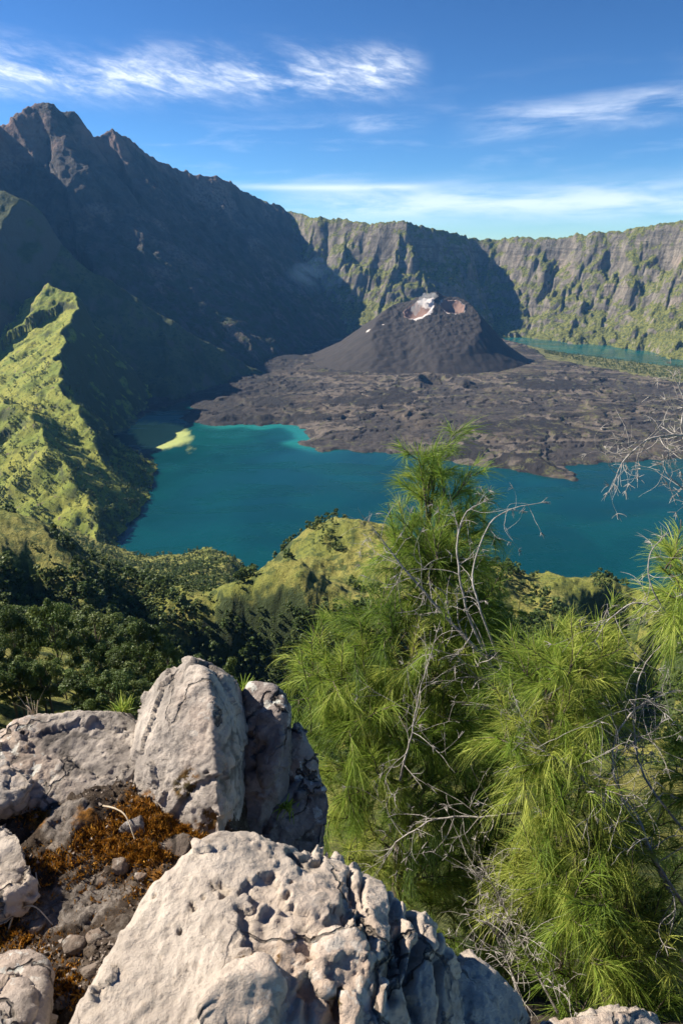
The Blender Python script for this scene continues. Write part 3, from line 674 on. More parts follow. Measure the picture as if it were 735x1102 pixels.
make_rock('boulder', [D((306, 846, 2.86), (322, 838, 2.88), (346, 842, 2.88), (358, 856, 2.88), (355, 880, 2.85), (349, 912, 2.82), (336, 1010, 2.76), (282, 1060, 2.66), (330, 1090, 2.9), (275, 1000, 3.0), (276, 905, 2.70), (288, 872, 2.76), (350, 850, 3.2), (345, 940, 3.15), (285, 940, 3.1), (320, 842, 3.2))],
    ROCK_DARK, 'wide shaded slab below the small squarish rock at the cliff edge', seed=9, crack=.006, amp=(.014, .010, .005), smooth=1)
# left slab
make_rock('boulder', [D((-60, 815, 2.62), (0, 789, 2.68), (30, 770, 2.74), (68, 763, 2.78), (104, 757, 2.82), (130, 760, 2.83), (152, 776, 2.8), (158, 812, 2.66), (132, 848, 2.54), (96, 866, 2.48), (50, 860, 2.47), (10, 850, 2.46), (-60, 850, 2.45), (60, 780, 3.1), (130, 770, 3.1), (-50, 800, 3.0), (60, 905, 2.46), (128, 900, 2.48), (0, 900, 2.46), (158, 880, 2.6)),
    D((-70, 822, 2.5), (-10, 815, 2.50), (22, 822, 2.46), (38, 838, 2.42), (20, 862, 2.38), (-20, 872, 2.36), (-80, 860, 2.36), (-10, 890, 2.5), (20, 880, 2.5))],
    ROCK_GREY, 'long low pale slab with a weathered dark right end at left edge', seed=13, crack=.006, crackf=4.2, smooth=1, voxel=.008, amp=(.018, .014, .006), moss=[(atd(110, 862, 2.47), .05), (atd(30, 800, 2.6), .03)])
make_rock('boulder', [D((-60, 890, 2.28), (4, 882, 2.26), (20, 890, 2.25), (32, 915, 2.2), (36, 940, 2.15), (24, 962, 2.1), (0, 972, 2.08), (-60, 985, 2.05), (0, 900, 2.5), (44, 965, 2.14), (-40, 1020, 2.1), (10, 1010, 2.08))],
    ROCK_PALE, 'smooth pale rock at left edge below the long slab', seed=15, crack=.012)
make_rock('boulder', [D((-40, 1046, 1.78), (8, 1032, 1.80), (34, 1030, 1.81), (50, 1040, 1.79), (46, 1058, 1.75), (34, 1090, 1.68), (40, 1120, 1.62), (-40, 1140, 1.58), (20, 1040, 2.0), (-30, 1060, 2.0), (40, 1100, 1.85), (0, 1180, 1.8)),
    D((-10, 1066, 1.72), (24, 1062, 1.72), (34, 1082, 1.68), (22, 1120, 1.6), (-20, 1120, 1.6), (10, 1100, 1.8))],
    ROCK_GREY, 'knobbly grey rock in the bottom left corner', seed=17, crack=.008, voxel=.007)
# big near boulder
make_rock('boulder', [
    D((236, 903, 1.86), (256, 914, 1.88), (222, 908, 1.82), (196, 930, 1.78), (166, 962, 1.74), (152, 1000, 1.68), (120, 1050, 1.60), (84, 1102, 1.52), (60, 1160, 1.44), (300, 908, 1.92), (346, 913, 1.94), (386, 932, 1.92), (420, 946, 1.90), (446, 966, 1.88), (470, 1002, 1.84), (486, 1040, 1.80), (500, 1100, 1.74), (510, 1180, 1.66),
      (250, 1010, 1.60), (330, 985, 1.66), (380, 1010, 1.64), (250, 1120, 1.42), (350, 1120, 1.46), (430, 1060, 1.62), (440, 1140, 1.54), (300, 1220, 1.36), (180, 1200, 1.36), (300, 915, 2.3), (240, 915, 2.2), (420, 960, 2.3), (480, 1100, 2.2), (140, 1040, 2.1), (90, 1150, 1.9), (300, 1300, 1.8)),
    D((345, 1012, 1.60), (372, 1000, 1.61), (392, 1020, 1.58), (386, 1060, 1.52), (350, 1065, 1.50), (338, 1040, 1.54), (365, 1040, 1.8)),
    D((372, 1040, 1.56), (398, 1030, 1.57), (420, 1056, 1.54), (410, 1110, 1.46), (376, 1120, 1.44), (368, 1080, 1.48), (395, 1080, 1.75)),
    D((250, 1046, 1.50), (284, 1040, 1.50), (296, 1062, 1.47), (286, 1110, 1.38), (230, 1120, 1.35), (224, 1080, 1.42), (260, 1080, 1.7)),
    D((410, 986, 1.78), (430, 982, 1.78), (444, 1010, 1.72), (440, 1080, 1.60), (424, 1090, 1.57), (412, 1040, 1.64), (428, 1030, 1.9)),
    D((448, 1000, 1.80), (462, 1004, 1.80), (474, 1050, 1.70), (468, 1110, 1.62), (450, 1120, 1.58), (446, 1060, 1.66), (460, 1050, 1.95))],
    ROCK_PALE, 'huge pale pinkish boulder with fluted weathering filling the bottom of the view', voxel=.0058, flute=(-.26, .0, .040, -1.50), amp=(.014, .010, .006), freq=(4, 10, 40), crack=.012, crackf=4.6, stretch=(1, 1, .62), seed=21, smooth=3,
    moss=[(atd(268, 1038, 1.53), .035), (atd(292, 1030, 1.55), .025), (atd(360, 1082, 1.48), .02)])
make_rock('boulder', [D((484, 1046, 1.88), (496, 1033, 1.92), (512, 1030, 1.94), (530, 1044, 1.94), (552, 1066, 1.92), (574, 1084, 1.90), (600, 1130, 1.84), (480, 1160, 1.70), (482, 1090, 1.78), (520, 1080, 1.82), (560, 1130, 1.76), (510, 1036, 2.2), (570, 1100, 2.2), (500, 1180, 2.1), (590, 1180, 2.0))],
    ROCK_PALE, 'pale rounded rock right of the huge boulder at bottom edge', seed=23, crack=.016, voxel=.007)
make_rock('boulder', [D((566, 1100, 1.95), (600, 1090, 1.98), (634, 1086, 2.0), (660, 1080, 2.02), (686, 1072, 2.05), (702, 1080, 2.05), (716, 1100, 2.03), (730, 1150, 1.95), (560, 1180, 1.8), (640, 1120, 1.9), (640, 1100, 2.3), (710, 1110, 2.3), (640, 1200, 2.1))],
    ROCK_PALE, 'low pale rock with a pointed right end in the bottom right', seed=25, crack=.02, voxel=.008)

# ledge soil
MOUND = []
def ledge_z(x, y):
    z = -1.985 + .05 * y * 0 + .035 * fbm2(x * 2.2, y * 2.2, 4, 301) + .030 * rid2(x * 6, y * 6, 5, 303, .58) + .014 * fbm2(x * 30, y * 30, 4, 305)
    z = z + .03 * sst(-.3, -1.1, x) * sst(1.2, 2.0, y)
    z = z - .36 * sst(.22, .42, x)
    for (mx_, my_, mr_, mh_) in MOUND: z = z + mh_ * np.exp(-((x - mx_)**2 + (y - my_)**2) / mr_**2)
    ex = 1.0 - .85 * sst(1.32, 1.5, y) - .57 * sst(1.5, 1.95, y) + .04 * fbm2(x * 1.5, y * 1.5, 3, 307)
    ey = 2.26 + .10 * fbm2(x * 1.3, y * 1.3, 3, 309)
    over = np.maximum(np.maximum(x - ex, 0), np.maximum(y - ey, 0))
    z = z - over * 4.0 * (1 + .12 * fbm2(x * 2, y * 2, 4, 311))
    return np.maximum(z, -(1.5 * np.maximum(y, 1.9) + .25) + .8 * sst(3.2, 5., y) + .12 * fbm2(x * 1.2, y * 1.2, 4, 317))
for u, v, d, r_, h_ in ((30, 862, 2.46, .20, .05), (90, 868, 2.46, .18, .05), (140, 862, 2.46, .16, .045), (175, 880, 2.43, .14, .03), (215, 890, 2.40, .13, .03), (30, 935, 2.2, .14, .04), (130, 1000, 1.80, .18, .08), (160, 960, 1.9, .16, .06), (100, 1060, 1.66, .16, .08), (40, 1030, 1.85, .14, .06), (80, 930, 2.2, .16, .02)):
    p = atd(u, v, d); MOUND.append((p[0], p[1], r_, h_))
def build_ledge():
    xs = np.concatenate([np.linspace(-13, -1.7, 80, endpoint=False), np.arange(-1.7, .45, .011), np.linspace(.45, 13, 140)])
    ys = np.concatenate([np.linspace(-6, .7, 40, endpoint=False), np.arange(.7, 2.75, .011), np.linspace(2.75, 5.3, 60)])
    X, Y = np.meshgrid(xs, ys); Z = ledge_z(X, Y)
    msk = np.zeros_like(Z)
    for u, v, d, r, a in ((180, 845, 2.5, .11, .95), (150, 880, 2.45, .13, .75), (195, 880, 2.43, .10, 1.), (120, 905, 2.38, .10, .75), (100, 900, 2.4, .10, .7), (150, 920, 2.3, .09, .7), (40, 880, 2.4, .08, .7), (70, 1000, 2.0, .08, .5), (160, 925, 2.2, .06, .7)):
        p = atd(u, v, d); msk = np.maximum(msk, a * np.exp(-(np.hypot(X - p[0], Y - p[1]) / r)**2))
    rk = .5 * sst(.1, .6, fbm2(X * 2.6, Y * 2.6, 4, 313)) + .25 * (Y < .7)
    p = atd(75, 890, 2.4); rk = np.maximum(rk, .9 * np.exp(-(np.hypot((X - p[0]) / .13, (Y - p[1]) / .09))**2))
    p = atd(75, 960, 2.15); rk = np.maximum(rk, .62 * np.exp(-(np.hypot((X - p[0]) / .3, (Y - p[1]) / .2))**2))
    Z = Z + .02 * sst(.3, .7, rk) * (Y < 2.6)
    v_ = np.arange(X.size).reshape(X.shape)
    q = np.stack([v_[:-1, :-1], v_[:-1, 1:], v_[1:, 1:], v_[1:, :-1]], -1).reshape(-1, 4)
    me = np_mesh('ledge', np.stack([X.ravel(), Y.ravel(), Z.ravel()], 1), q, True, {'moss': msk.ravel(), 'rock': rk.ravel()})
    tag(link('ground', me, m_soil()), 'dark soil and orange moss on the rocky ledge between the boulders', 'ground', kind='structure')
build_ledge()

# loose stones, moss tufts, grit and dry stalks on the ledge
def ledge_pt(u, v):
    d = 2.3
    for _ in range(8):
        p = atd(u, v, d); d += (p[2] - ledge_z(np.array([p[0]]), np.array([p[1]]))[0]) / .8
    return atd(u, v, d)
def stone_at(u, v, r, label, seed, flat=.6, mat=None):
    c = ledge_pt(u, v); rr = random.Random(seed)
    pts = []
    for i in range(14):
        a, b = rr.uniform(0, 2 * PI), rr.uniform(-.9, 1)
        k = math.sqrt(max(0, 1 - b * b)); s_ = r * rr.uniform(.8, 1.1)
        pts.append((c[0] + s_ * k * math.cos(a) * 1.25, c[1] + s_ * k * math.sin(a), c[2] + r * .15 + s_ * b * flat))
    return make_rock('stone', [pts], mat or ROCK_SOIL, label, voxel=max(.0025, r / 13), amp=(.10 * r, .08 * r, .03 * r), freq=(1.2 / r * .3, 3 / r * .3, 8 / r * .3), crack=.0, seed=seed, smooth=0, cat='stone', group='loose stones on the mossy ledge')
stone_at(145, 893, .045, 'small upright grey stone beside the orange moss and dry stalk', 41, 1.3, ROCK_DARK)
stone_at(190, 912, .062, 'flat oval grey stone below the pointed boulder', 43, .38)
stone_at(128, 935, .035, 'lone tan stone in dark soil below the orange moss', 45, .8)
SP_ = [(60, 912, .03), (84, 940, .045), (110, 948, .03), (62, 985, .04), (95, 978, .028), (128, 965, .03), (40, 1000, .03), (20, 1012, .024), (105, 1010, .026), (135, 990, .022), (80, 1020, .03), (60, 1052, .035), (100, 1045, .03), (170, 938, .02), (150, 945, .024), (88, 905, .022), (30, 985, .02), (118, 918, .018), (70, 1080, .03), (48, 905, .025)]
for k, (u, v, r) in enumerate(SP_[::2]):
    stone_at(u, v, r, 'small grey stone half sunk in the dark soil of the ledge', 60 + k, .6)
def grit():
    b = Bag(); n = 5200
    us = rng.uniform(-20, 260, n); vs = rng.uniform(845, 1110, n)
    tet = np.array([[1, 0, -.4], [-.5, .87, -.4], [-.5, -.87, -.4], [0, 0, .9]])
    P = np.array([atd(u, v, 2.3) for u, v in zip(us, vs)])
    t = -1.97 / P[:, 2]; P = P * t[:, None]; P[:, 2] = ledge_z(P[:, 0], P[:, 1]) + .02 * 0
    ok = (P[:, 1] < 2.6) & (P[:, 1] > .8); P = P[ok]; n = len(P)
    r = .0035 + .009 * rng.random(n)**4; A = rng.normal(size=(n, 3, 3)); Q = np.linalg.qr(A)[0]
    V = P[:, None] + np.einsum('kj,njl->nkl', tet, Q) * r[:, None, None]
    Fq = np.array([[0, 1, 3], [1, 2, 3], [2, 0, 3], [0, 2, 1]])[None] + 4 * np.arange(n)[:, None, None]
    s = NT('grit'); c = s.mix(s.ramp(s.attr('tint'), 0, 1), (.04, .028, .02), (.30, .25, .21)); s.col(c)
    me = np_mesh('grit', V.reshape(-1, 3), Fq.reshape(-1, 3), False, {'tint': np.repeat(rng.random(n)**2, 4)})
    tag(link('gravel', me, s.m), 'fine grit and crumbs of soil on the ledge', 'gravel', kind='stuff')
grit()
def moss_tufts():
    P = []
    for u, v, w, h, k in ((180, 850, 26, 26, 2600), (155, 885, 26, 18, 2000), (195, 890, 22, 16, 2600), (110, 905, 30, 14, 900), (45, 880, 20, 8, 500), (150, 920, 30, 10, 1400), (40, 1000, 40, 20, 700), (90, 960, 60, 30, 1800), (20, 1010, 40, 14, 900), (70, 1060, 20, 26, 900), (205, 905, 20, 8, 700), (60, 930, 30, 14, 900)):
        for _ in range(k): P.append((rng.normal(u, w * .7), rng.normal(v, h * .6)))
    R_ = np.array([ray(u, v) for u, v in P]); R_ = R_ * (-1.975 / R_[:, 2])[:, None]
    for _ in range(3): R_ = R_ * (ledge_z(R_[:, 0], R_[:, 1]) / R_[:, 2])[:, None]
    R_ = R_[(R_[:, 1] < 2.55)]
    n = len(R_); h = rng.uniform(.006, .022, n); d = rng.normal(size=(n, 3)); d[:, 2] = abs(d[:, 2]) + .8; d /= np.linalg.norm(d, axis=1)[:, None]
    sd = np.cross(d, rng.normal(size=(n, 3))); sd /= np.linalg.norm(sd, axis=1)[:, None]
    w = .0028
    V = np.stack([R_ - sd * w, R_ + sd * w, R_ + d * h[:, None]], 1).reshape(-1, 3); Fq = np.arange(3 * n).reshape(-1, 3)
    me = np_mesh('moss', V, Fq, True, {'tint': np.repeat(rng.random(n), 3)})
    tag(link('moss', me, m_leaf('moss_orange', (.06, .032, .010), (.30, .125, .012), (.45, .23, .03), .25)), 'orange and brown moss cushions among the rocks', 'moss', kind='stuff')
moss_tufts()
STALK = m_bark('dry_stalk', (.38, .30, .20), (.55, .46, .34), 30)
def stalk(px, label, r=.0035):
    P = np.array([ledge_pt(u, v) + np.array([0, 0, h]) for u, v, h in px]); V, Fq = tube(spline(P, 18), np.linspace(r, r * .5, 18), 6)
    tag(link('dry_stalk', np_mesh('stalk', V, Fq), STALK), label, 'stalk', 'dry stalks lying on the ledge')
stalk([(112, 872, .02), (126, 882, .05), (138, 893, .06), (146, 908, .02)], 'pale bent dry stalk lying on the orange moss')
stalk([(8, 1005, .0), (20, 992, .04), (40, 988, .05), (58, 998, .01)], 'pale arched dry stalk on dark soil near the left edge', .003)
stalk([(100, 1012, .01), (110, 1009, .012), (118, 1007, .01)], 'short straight straw piece on the soil beside the huge boulder', .003)
stalk([(40, 944, .02), (42, 954, .03), (46, 962, .01)], 'short thin stalk standing beside the smooth pale rock', .0022)
# ------------------------------------------------------------------ hillside trees
LEAF = m_leaf('broadleaf', (.045, .068, .020), (.088, .14, .034), (.165, .20, .05), .3, (.07, .10, .03))
BARK = m_bark('bark', (.10, .08, .06), (.20, .17, .13), 3)
def crown_mesh(name, seed, n, leaf, kind=0):
    r = np.random.default_rng(seed)
    big = leaf < .015; nb = r.integers(22, 32) if big else r.integers(9, 14); C = []
    for k in range(nb):
        h = r.uniform(.38, .96) if kind == 0 else r.uniform(.2, .97)
        rad = (.30 * math.sin(PI * min(1, (h - .2) / .85)) + .05) if kind == 0 else .20 * (1.05 - h) + .03
        a = r.uniform(0, 2 * PI); q = rad * math.sqrt(r.random())
        C.append((q * math.cos(a), q * math.sin(a), h, r.uniform(.05, .115) if big else r.uniform(.09, .17) if kind == 0 else r.uniform(.06, .12)))
    C = np.array(C); i = r.integers(0, nb, n)
    d = r.normal(size=(n, 3)); d /= np.linalg.norm(d, axis=1)[:, None]
    q = r.random(n)**.45
    P = C[i, :3] + d * (C[i, 3] * q)[:, None] * np.array([1, 1, .72])
    nrm = d + r.normal(size=(n, 3)) * .7 + np.array([0, 0, .5]); nrm /= np.linalg.norm(nrm, axis=1)[:, None]
    t = np.cross(nrm, r.normal(size=(n, 3))); t /= np.linalg.norm(t, axis=1)[:, None]; b = np.cross(nrm, t)
    s = leaf * r.uniform(.6, 1.3, n)[:, None]
    V = np.stack([P - t * s - b * s * .6, P + t * s - b * s * .5, P + t * s * .7 + b * s * .6, P - t * s * .8 + b * s * .55], 1)
    tint = np.clip(r.random(nb)[i] * .7 + .4 * r.random(n), 0, 1)
    return V.reshape(-1, 3), np.arange(4 * n).reshape(-1, 4), np.repeat(tint, 4), C
def tree_kind(seed, n, leaf, kind):
    V, Fq, ti, C = crown_mesh('crown', seed, n, leaf, kind); ti = np.clip(ti + ((seed * 7) % 5 - 2) * .14, 0, 1)
    cm = np_mesh('crown', V, Fq, False, {'tint': ti}); cm.materials.append(LEAF)
    b = Bag(); b.add(*tube([(0, 0, -.12), (.005, .004, .2), (-.008, .01, .5), (0, 0, .86)], [.022, .018, .012, .003], 7))
    r = random.Random(seed)
    for c in C[:7]:
        z0 = max(.18, c[2] * .62); b.add(*tube([(0, 0, z0), (c[0] * .5, c[1] * .5, z0 + (c[2] - z0) * .65), tuple(c[:3])], [.009, .006, .002], 5))
    tm = b.mesh('trunk'); tm.materials.append(BARK); return cm, tm
KINDS_ = [tree_kind(500 + k, 1500, .021, 0) for k in range(4)] + [tree_kind(520 + k, 1100, .018, 1) for k in range(3)]
BIG_ = [tree_kind(540 + k, 7000, .0115, 0) for k in range(3)]
def place_tree(x, y, z, h, w, kind, label, group, name='hillside_tree'):
    e = bpy.data.objects.new(name, None); COL.objects.link(e); e.location = (x, y, z - .02 * h); e.scale = (h * w, h * w, h); e.rotation_euler = (0, 0, random.uniform(0, 6.28)); e.empty_display_size = .2
    tag(e, label, 'tree', group)
    for n_, m_ in (('trunk', kind[1]), ('crown', kind[0])): link(n_, m_, None, e)
    return e

# candidates: screen-even sampling of the slopes, kept where the photo shows woods
nC = 90000
cth = rng.uniform(-.62, .62, nC); cY = np.exp(rng.uniform(math.log(150), math.log(2700), nC)); cx = cth * cY
cz, ci = ground_z(cx, cY)
clump = fbm2(cx / 55, cY / 55, 3, 401); clump2 = fbm2(cx / 160, cY / 160, 3, 405)
cu = 367.5 + F * cth / 1.0
# projected pixel
def proj(x, y, z):
    dep = y * CP - z * SP; return 367.5 + F * x / dep, 551 - F * (z * CP + y * SP) / dep
pu, pv = proj(cx, cY, cz)
dens = np.zeros(nC)
nearm = ci == I_NEAR
wood = np.clip(.20 + .75 * sst(.05, .55, clump + .4 * clump2), 0, 1)
val = sst(250, 140, pu) * sst(600, 640, pv) + sst(330, 270, pu) * sst(1, 0, (pv - 640) / 12) * sst(700, 900, cY)     # valley and lakeside woods
dens = np.where(nearm, np.clip(.7 * sst(.12, .55, clump) + .9 * val + .35 * sst(640, 690, pv), 0, 1), dens)
face = nearm & (cY > 372) & (cY < 436) & (pv > 655) & (pv < 735) & (pu > 165) & (pu < 760)
dens = np.where(face, np.maximum(dens, .8), dens)
d_, s_, zc_, sd__ = polyridge(cx, cY, LITR)
dark = (sd__ > 0)
low = sst(-330, -560, cz)
dens = np.where(ci == I_LIT, np.clip(np.where(dark, .30 + .6 * low, .12 + .55 * sst(.0, .55, clump) + .7 * low * sst(-.2, .4, clump)), 0, 1), dens)
keep = (rng.random(nC) < dens * np.where(ci == I_LIT, 1.25, np.where(cY < 700, .46, .55))) & (cz > LAKE + 1.5)
# visibility against the terrain
run = np.maximum.accumulate(ZZ / YY, axis=0)
jt = np.clip(np.searchsorted(th, cth), 0, nc - 1); iy = np.clip(np.searchsorted(Yr, cY) - 2, 0, nr - 1)
hgt = rng.uniform(5, 11.5, nC) * np.where(ci == I_LIT, 1.3, 1.0) * np.where(dens < .4, .62, 1)
keep &= (cz + hgt) / cY > run[iy, jt] - .002
keep &= (pu > -25) & (pu < 760)
K = np.where(keep)[0]
appar = hgt[K] / cY[K]; K = K[np.argsort(-appar)]
print('BY', {i: int((ci[K] == i).sum()) for i in range(6)}, 'dark', int((dark & (ci==I_LIT) & keep).sum()))
print('trees', len(K))
# the wooded foreground valley, tree by tree
HERO = [(34, 752, 90, 652, .52, 0, 'tall sunlit tree with round crown in the shaded valley at left edge'), (76, 756, 94, 642, .50, 1, 'tallest sunlit green tree of the shaded valley left of the pointed boulder'),
    (6, 745, 96, 672, .6, 2, 'dark bushy tree cut by the left edge above the long slab'), (110, 762, 92, 684, .62, 1, 'dark tree directly above the right end of the long slab'), (160, 765, 98, 664, .55, 0, 'spreading green tree behind the pointed boulder on its left'),
    (190, 770, 96, 690, .55, 2, 'narrow green tree just left of the pointed boulder'), (243, 770, 90, 706, .5, 1, 'small light green tree above the shaded split rocks')]
for u, v, Y, vt, w, k, lab in HERO:
    x = (u - 367.5) / F * (Y * CP + Y * .8 * SP); g, _ = ground_z(x, Y)
    z = float(g[0]); h = at(u, vt, Y)[2] - z; place_tree(x, Y, z, h, w * 1.25, BIG_[k], lab, None, 'valley_tree')
HFILL = [(-14, 800, 80, 11), (22, 805, 78, 10), (60, 800, 80, 10), (96, 800, 78, 9), (135, 800, 80, 10), (128, 722, 190, 13), (100, 712, 215, 14), (200, 790, 99, 9), (150, 800, 93, 9), (12, 770, 104, 12), (140, 765, 110, 10)]
HFILL += [(-70 + 21 * i + random.uniform(-8, 8), 780, random.uniform(100, 155), random.uniform(11, 16)) for i in range(14)] + [(-90 + 24 * i, 790, random.uniform(72, 96), random.uniform(7, 10)) for i in range(13)]  # extra trees, the leftmost out of view, added upsun to shade the valley
for k, (u, v, Y, h) in enumerate(HFILL):
    x = (u - 367.5) / F * (Y * CP + Y * .8 * SP); g, _ = ground_z(x, Y)
    place_tree(x, Y, float(g[0]), h, random.uniform(.85, 1.1), BIG_[k % 3], 'dark bushy tree among others filling the shaded valley above the long slab', 'trees filling the shaded valley', 'valley_tree')
NI = 280
for k in K[:NI]:
    if nearm[k]:
        if cY[k] > 700: lab, grp = 'small tree among the woods on the slope above the near lake shore', 'trees of the lakeside woods'
        elif pu[k] > 500: lab, grp = 'small bushy tree on the shaded knoll at right behind the needle trees', 'trees on the right end of the knoll'
        elif pu[k] > 170: lab, grp = 'small bushy tree scattered on the grassy knoll below the lake', 'trees scattered on the grassy knoll'
        else: lab, grp = 'small dark tree on the shaded left slope between valley and ridge', 'trees on the shaded left slope'
    else: lab, grp = 'tiny tree on the foot of the sunlit grassy ridge', 'trees on the grassy ridge'
    place_tree(cx[k], cY[k], cz[k], hgt[k], random.uniform(.7, 1.35), KINDS_[random.choice((0, 1, 2, 3, 0, 1, 2, 3, 4, 5, 6))], lab, grp)
def far_woods():
    P = [crown_mesh('c', 600 + k, 110, .075, k % 3 == 2) for k in range(6)]
    T = 13500; Kr = K[NI:NI + T]; b = []; ti = []
    # green strip of low trees beyond the lava, by the far arm of the lake
    px = [(rng.uniform(585, 760), 0) for _ in range(900)]
    ex = []
    for u, _ in px:
        v0 = np.interp(u, [585, 640, 735, 760], [378, 383, 393, 396]); v1 = np.interp(u, [585, 650, 735, 760], [381, 398, 414, 418])
        p = atz(u, rng.uniform(v0, v1), LAKE + 8); ex.append((p[0], p[1]))
    ex = np.array(ex); ez, ei = ground_z(ex[:, 0], ex[:, 1]); ok = ez > LAKE + 1; ex = ex[ok]; ez = ez[ok]
    X = np.concatenate([cx[Kr], ex[:, 0]]); Yq = np.concatenate([cY[Kr], ex[:, 1]]); Zq = np.concatenate([cz[Kr], ez]); H = np.concatenate([hgt[Kr], rng.uniform(9, 15, len(ex))])
    for i in range(len(X)):
        V, Fq, t, C = P[i % 6]; a = rng.uniform(0, 6.28); w = rng.uniform(.8, 1.3); c, s = math.cos(a) * w, math.sin(a) * w
        b.append(np.stack([(V[:, 0] * c - V[:, 1] * s) * H[i] + X[i], (V[:, 0] * s + V[:, 1] * c) * H[i] + Yq[i], (V[:, 2] - .1) * H[i] + Zq[i]], 1))
        ti.append(np.clip(t * .7 + rng.uniform(-.25, .45), 0, 1))
    V = np.concatenate(b); me = np_mesh('woods', V, np.arange(len(V)).reshape(-1, 4), False, {'tint': np.concatenate(ti)})
    tag(link('far_woods', me, LEAF), 'distant woods on the lake slopes and grassy ridge', 'woods', kind='stuff'); print('far woods', len(X))
far_woods()
# ------------------------------------------------------------------ needle trees at the cliff edge
NEEDLE = m_leaf('needles', (.05, .095, .022), (.20, .30, .038), (.44, .48, .10), .42)
NBARK = m_bark('needle_tree_bark', (.07, .055, .045), (.17, .135, .11), 14)
DEADW = m_bark('dead_wood', (.20, .18, .165), (.42, .39, .36), 40)
def needle_ribbons(p0, d0, L, droop, w, r):
    n = len(p0); s = np.array([0, .35, .7, 1.0])
    side = np.cross(d0, r.normal(size=(n, 3))); side /= np.linalg.norm(side, axis=1)[:, None] + 1e-9
    V = np.empty((n, 4, 2, 3))
    for k, t in enumerate(s):
        c = p0 + d0 * (L * t)[:, None]; c[:, 2] -= L * droop * t * t
        ww = (w * (1 - .75 * t))[:, None] if hasattr(w, '__len__') else w * (1 - .75 * t)
        V[:, k, 0] = c - side * ww; V[:, k, 1] = c + side * ww
    b = 8 * np.arange(n)[:, None, None]
    Fq = np.array([[0, 1, 3, 2], [2, 3, 5, 4], [4, 5, 7, 6]])[None] + b
    return V.reshape(-1, 3), Fq.reshape(-1, 4)
def unit(v): return v / (np.linalg.norm(v) + 1e-9)
def clothe(path, bag, r, per_m, L, droop, tone, t0=.1, t1=1., spread=.8, fwd=.8):
    seg = np.linalg.norm(np.diff(path, axis=0), axis=1).sum(); n = max(6, int(per_m * seg * (t1 - t0)))
    t = r.uniform(t0, t1, n) * (len(path) - 1); i = np.minimum(t.astype(int), len(path) - 2); f = (t - i)[:, None]
    p = path[i] * (1 - f) + path[i + 1] * f; tg = path[i + 1] - path[i]; tg /= np.linalg.norm(tg, axis=1)[:, None] + 1e-9
    rd = r.normal(size=(n, 3)); rd -= (rd * tg).sum(1)[:, None] * tg; rd /= np.linalg.norm(rd, axis=1)[:, None] + 1e-9
    d = tg * fwd + rd * spread * r.uniform(.5, 1.1, n)[:, None]; d /= np.linalg.norm(d, axis=1)[:, None]
    l = L * r.uniform(.55, 1.15, n)
    V, Fq = needle_ribbons(p, d, l, droop * r.uniform(.6, 1.3, n),  .0019, r)
    ti = np.clip(tone + r.normal(0, .10, n) + .4 * (r.random(n) < .07), 0, 1)
    bag.add(V, Fq, np.repeat(ti, 8))
def shoot(p, d, L, r, sag, n=7):
    pts = [p]; d = unit(d)
    for k in range(n):
        d = unit(d + r.normal(0, .10, 3) + np.array([0, 0, sag])); pts.append(pts[-1] + d * L / n)
    return np.array(pts)
def bough(tree, path, r, tone, shoots, Ls, r0=.012, leader=False, dens=330, nl=.21, name='branch'):
    """one branch with its needles as a sub-part"""
    wood = Bag(); leaf = Bag()
    P = spline(path, 22)
    P = P + np.cumsum(r.normal(0, .004, P.shape), 0) * np.linspace(0, 1, 22)[:, None]
    wood.add(*tube(P, np.linspace(r0, .0028, 22), 6))
    if leader: clothe(P, leaf, r, dens * .8, nl * 1.05, .25, tone + .05, .55, .93, .75, 1.0)
    else: clothe(P, leaf, r, dens * .7, nl, .5, tone, .4, 1., .65, 1.0)
    for k in range(shoots):
        t = .22 + .76 * (k + r.random()) / shoots; i = min(int(t * 21), 20); p = P[i]; tg = unit(P[i + 1] - P[i])
        rd = r.normal(size=3); rd[2] *= .5; rd = unit(rd - tg * (rd @ tg))
        if leader: d = tg * .8 + rd * .9 + np.array([0, 0, .25]); sag = -.02
        else: d = tg * .55 + rd * .95 + np.array([0, 0, .12]); sag = r.choice([-.14, -.06, .05, .09])
        L = Ls * r.uniform(.6, 1.2) * (1.12 - .55 * t)
        S = shoot(p, d, L, r, sag); wood.add(*tube(S, np.linspace(.0042, .0015, len(S)), 5))
        clothe(S, leaf, r, dens, nl * r.uniform(.8, 1.15), .42 if not leader else .3, tone + r.normal(0, .10) , .12, 1., .62, 1.0)
        if r.random() < .5:
            S2 = shoot(S[3], unit(S[4] - S[3]) + r.normal(0, .6, 3), L * .6, r, sag); wood.add(*tube(S2, np.linspace(.003, .0012, len(S2)), 4))
            clothe(S2, leaf, r, dens, nl * .9, .45, tone + r.normal(0, .10), .1, 1., .62, 1.0)
    if not leader:
        for _ in range(3):
            i = r.integers(9, 21); S = shoot(P[i], np.array([r.normal(0, .25), r.normal(0, .25), 1.]), r.uniform(.28, .5), r, .05, 8)
            wood.add(*tube(S, np.linspace(.0045, .0022, len(S)), 5)); clothe(S, leaf, r, dens * .75, nl * .95, .35, tone + r.normal(.12, .10), .15, .86, .75, .95)
    bo = link(name, wood.mesh('branch'), NBARK, tree); link('needles', leaf.mesh('needles', True), NEEDLE, bo); return bo
def claw(bag, p, d, r, k=5, L=.05):
    for _ in range(k):
        S = shoot(p, unit(d) + r.normal(0, .55, 3), L * r.uniform(.5, 1.2), r, -.1, 4); bag.add(*tube(S, np.linspace(.0022, .0010, len(S)), 4))
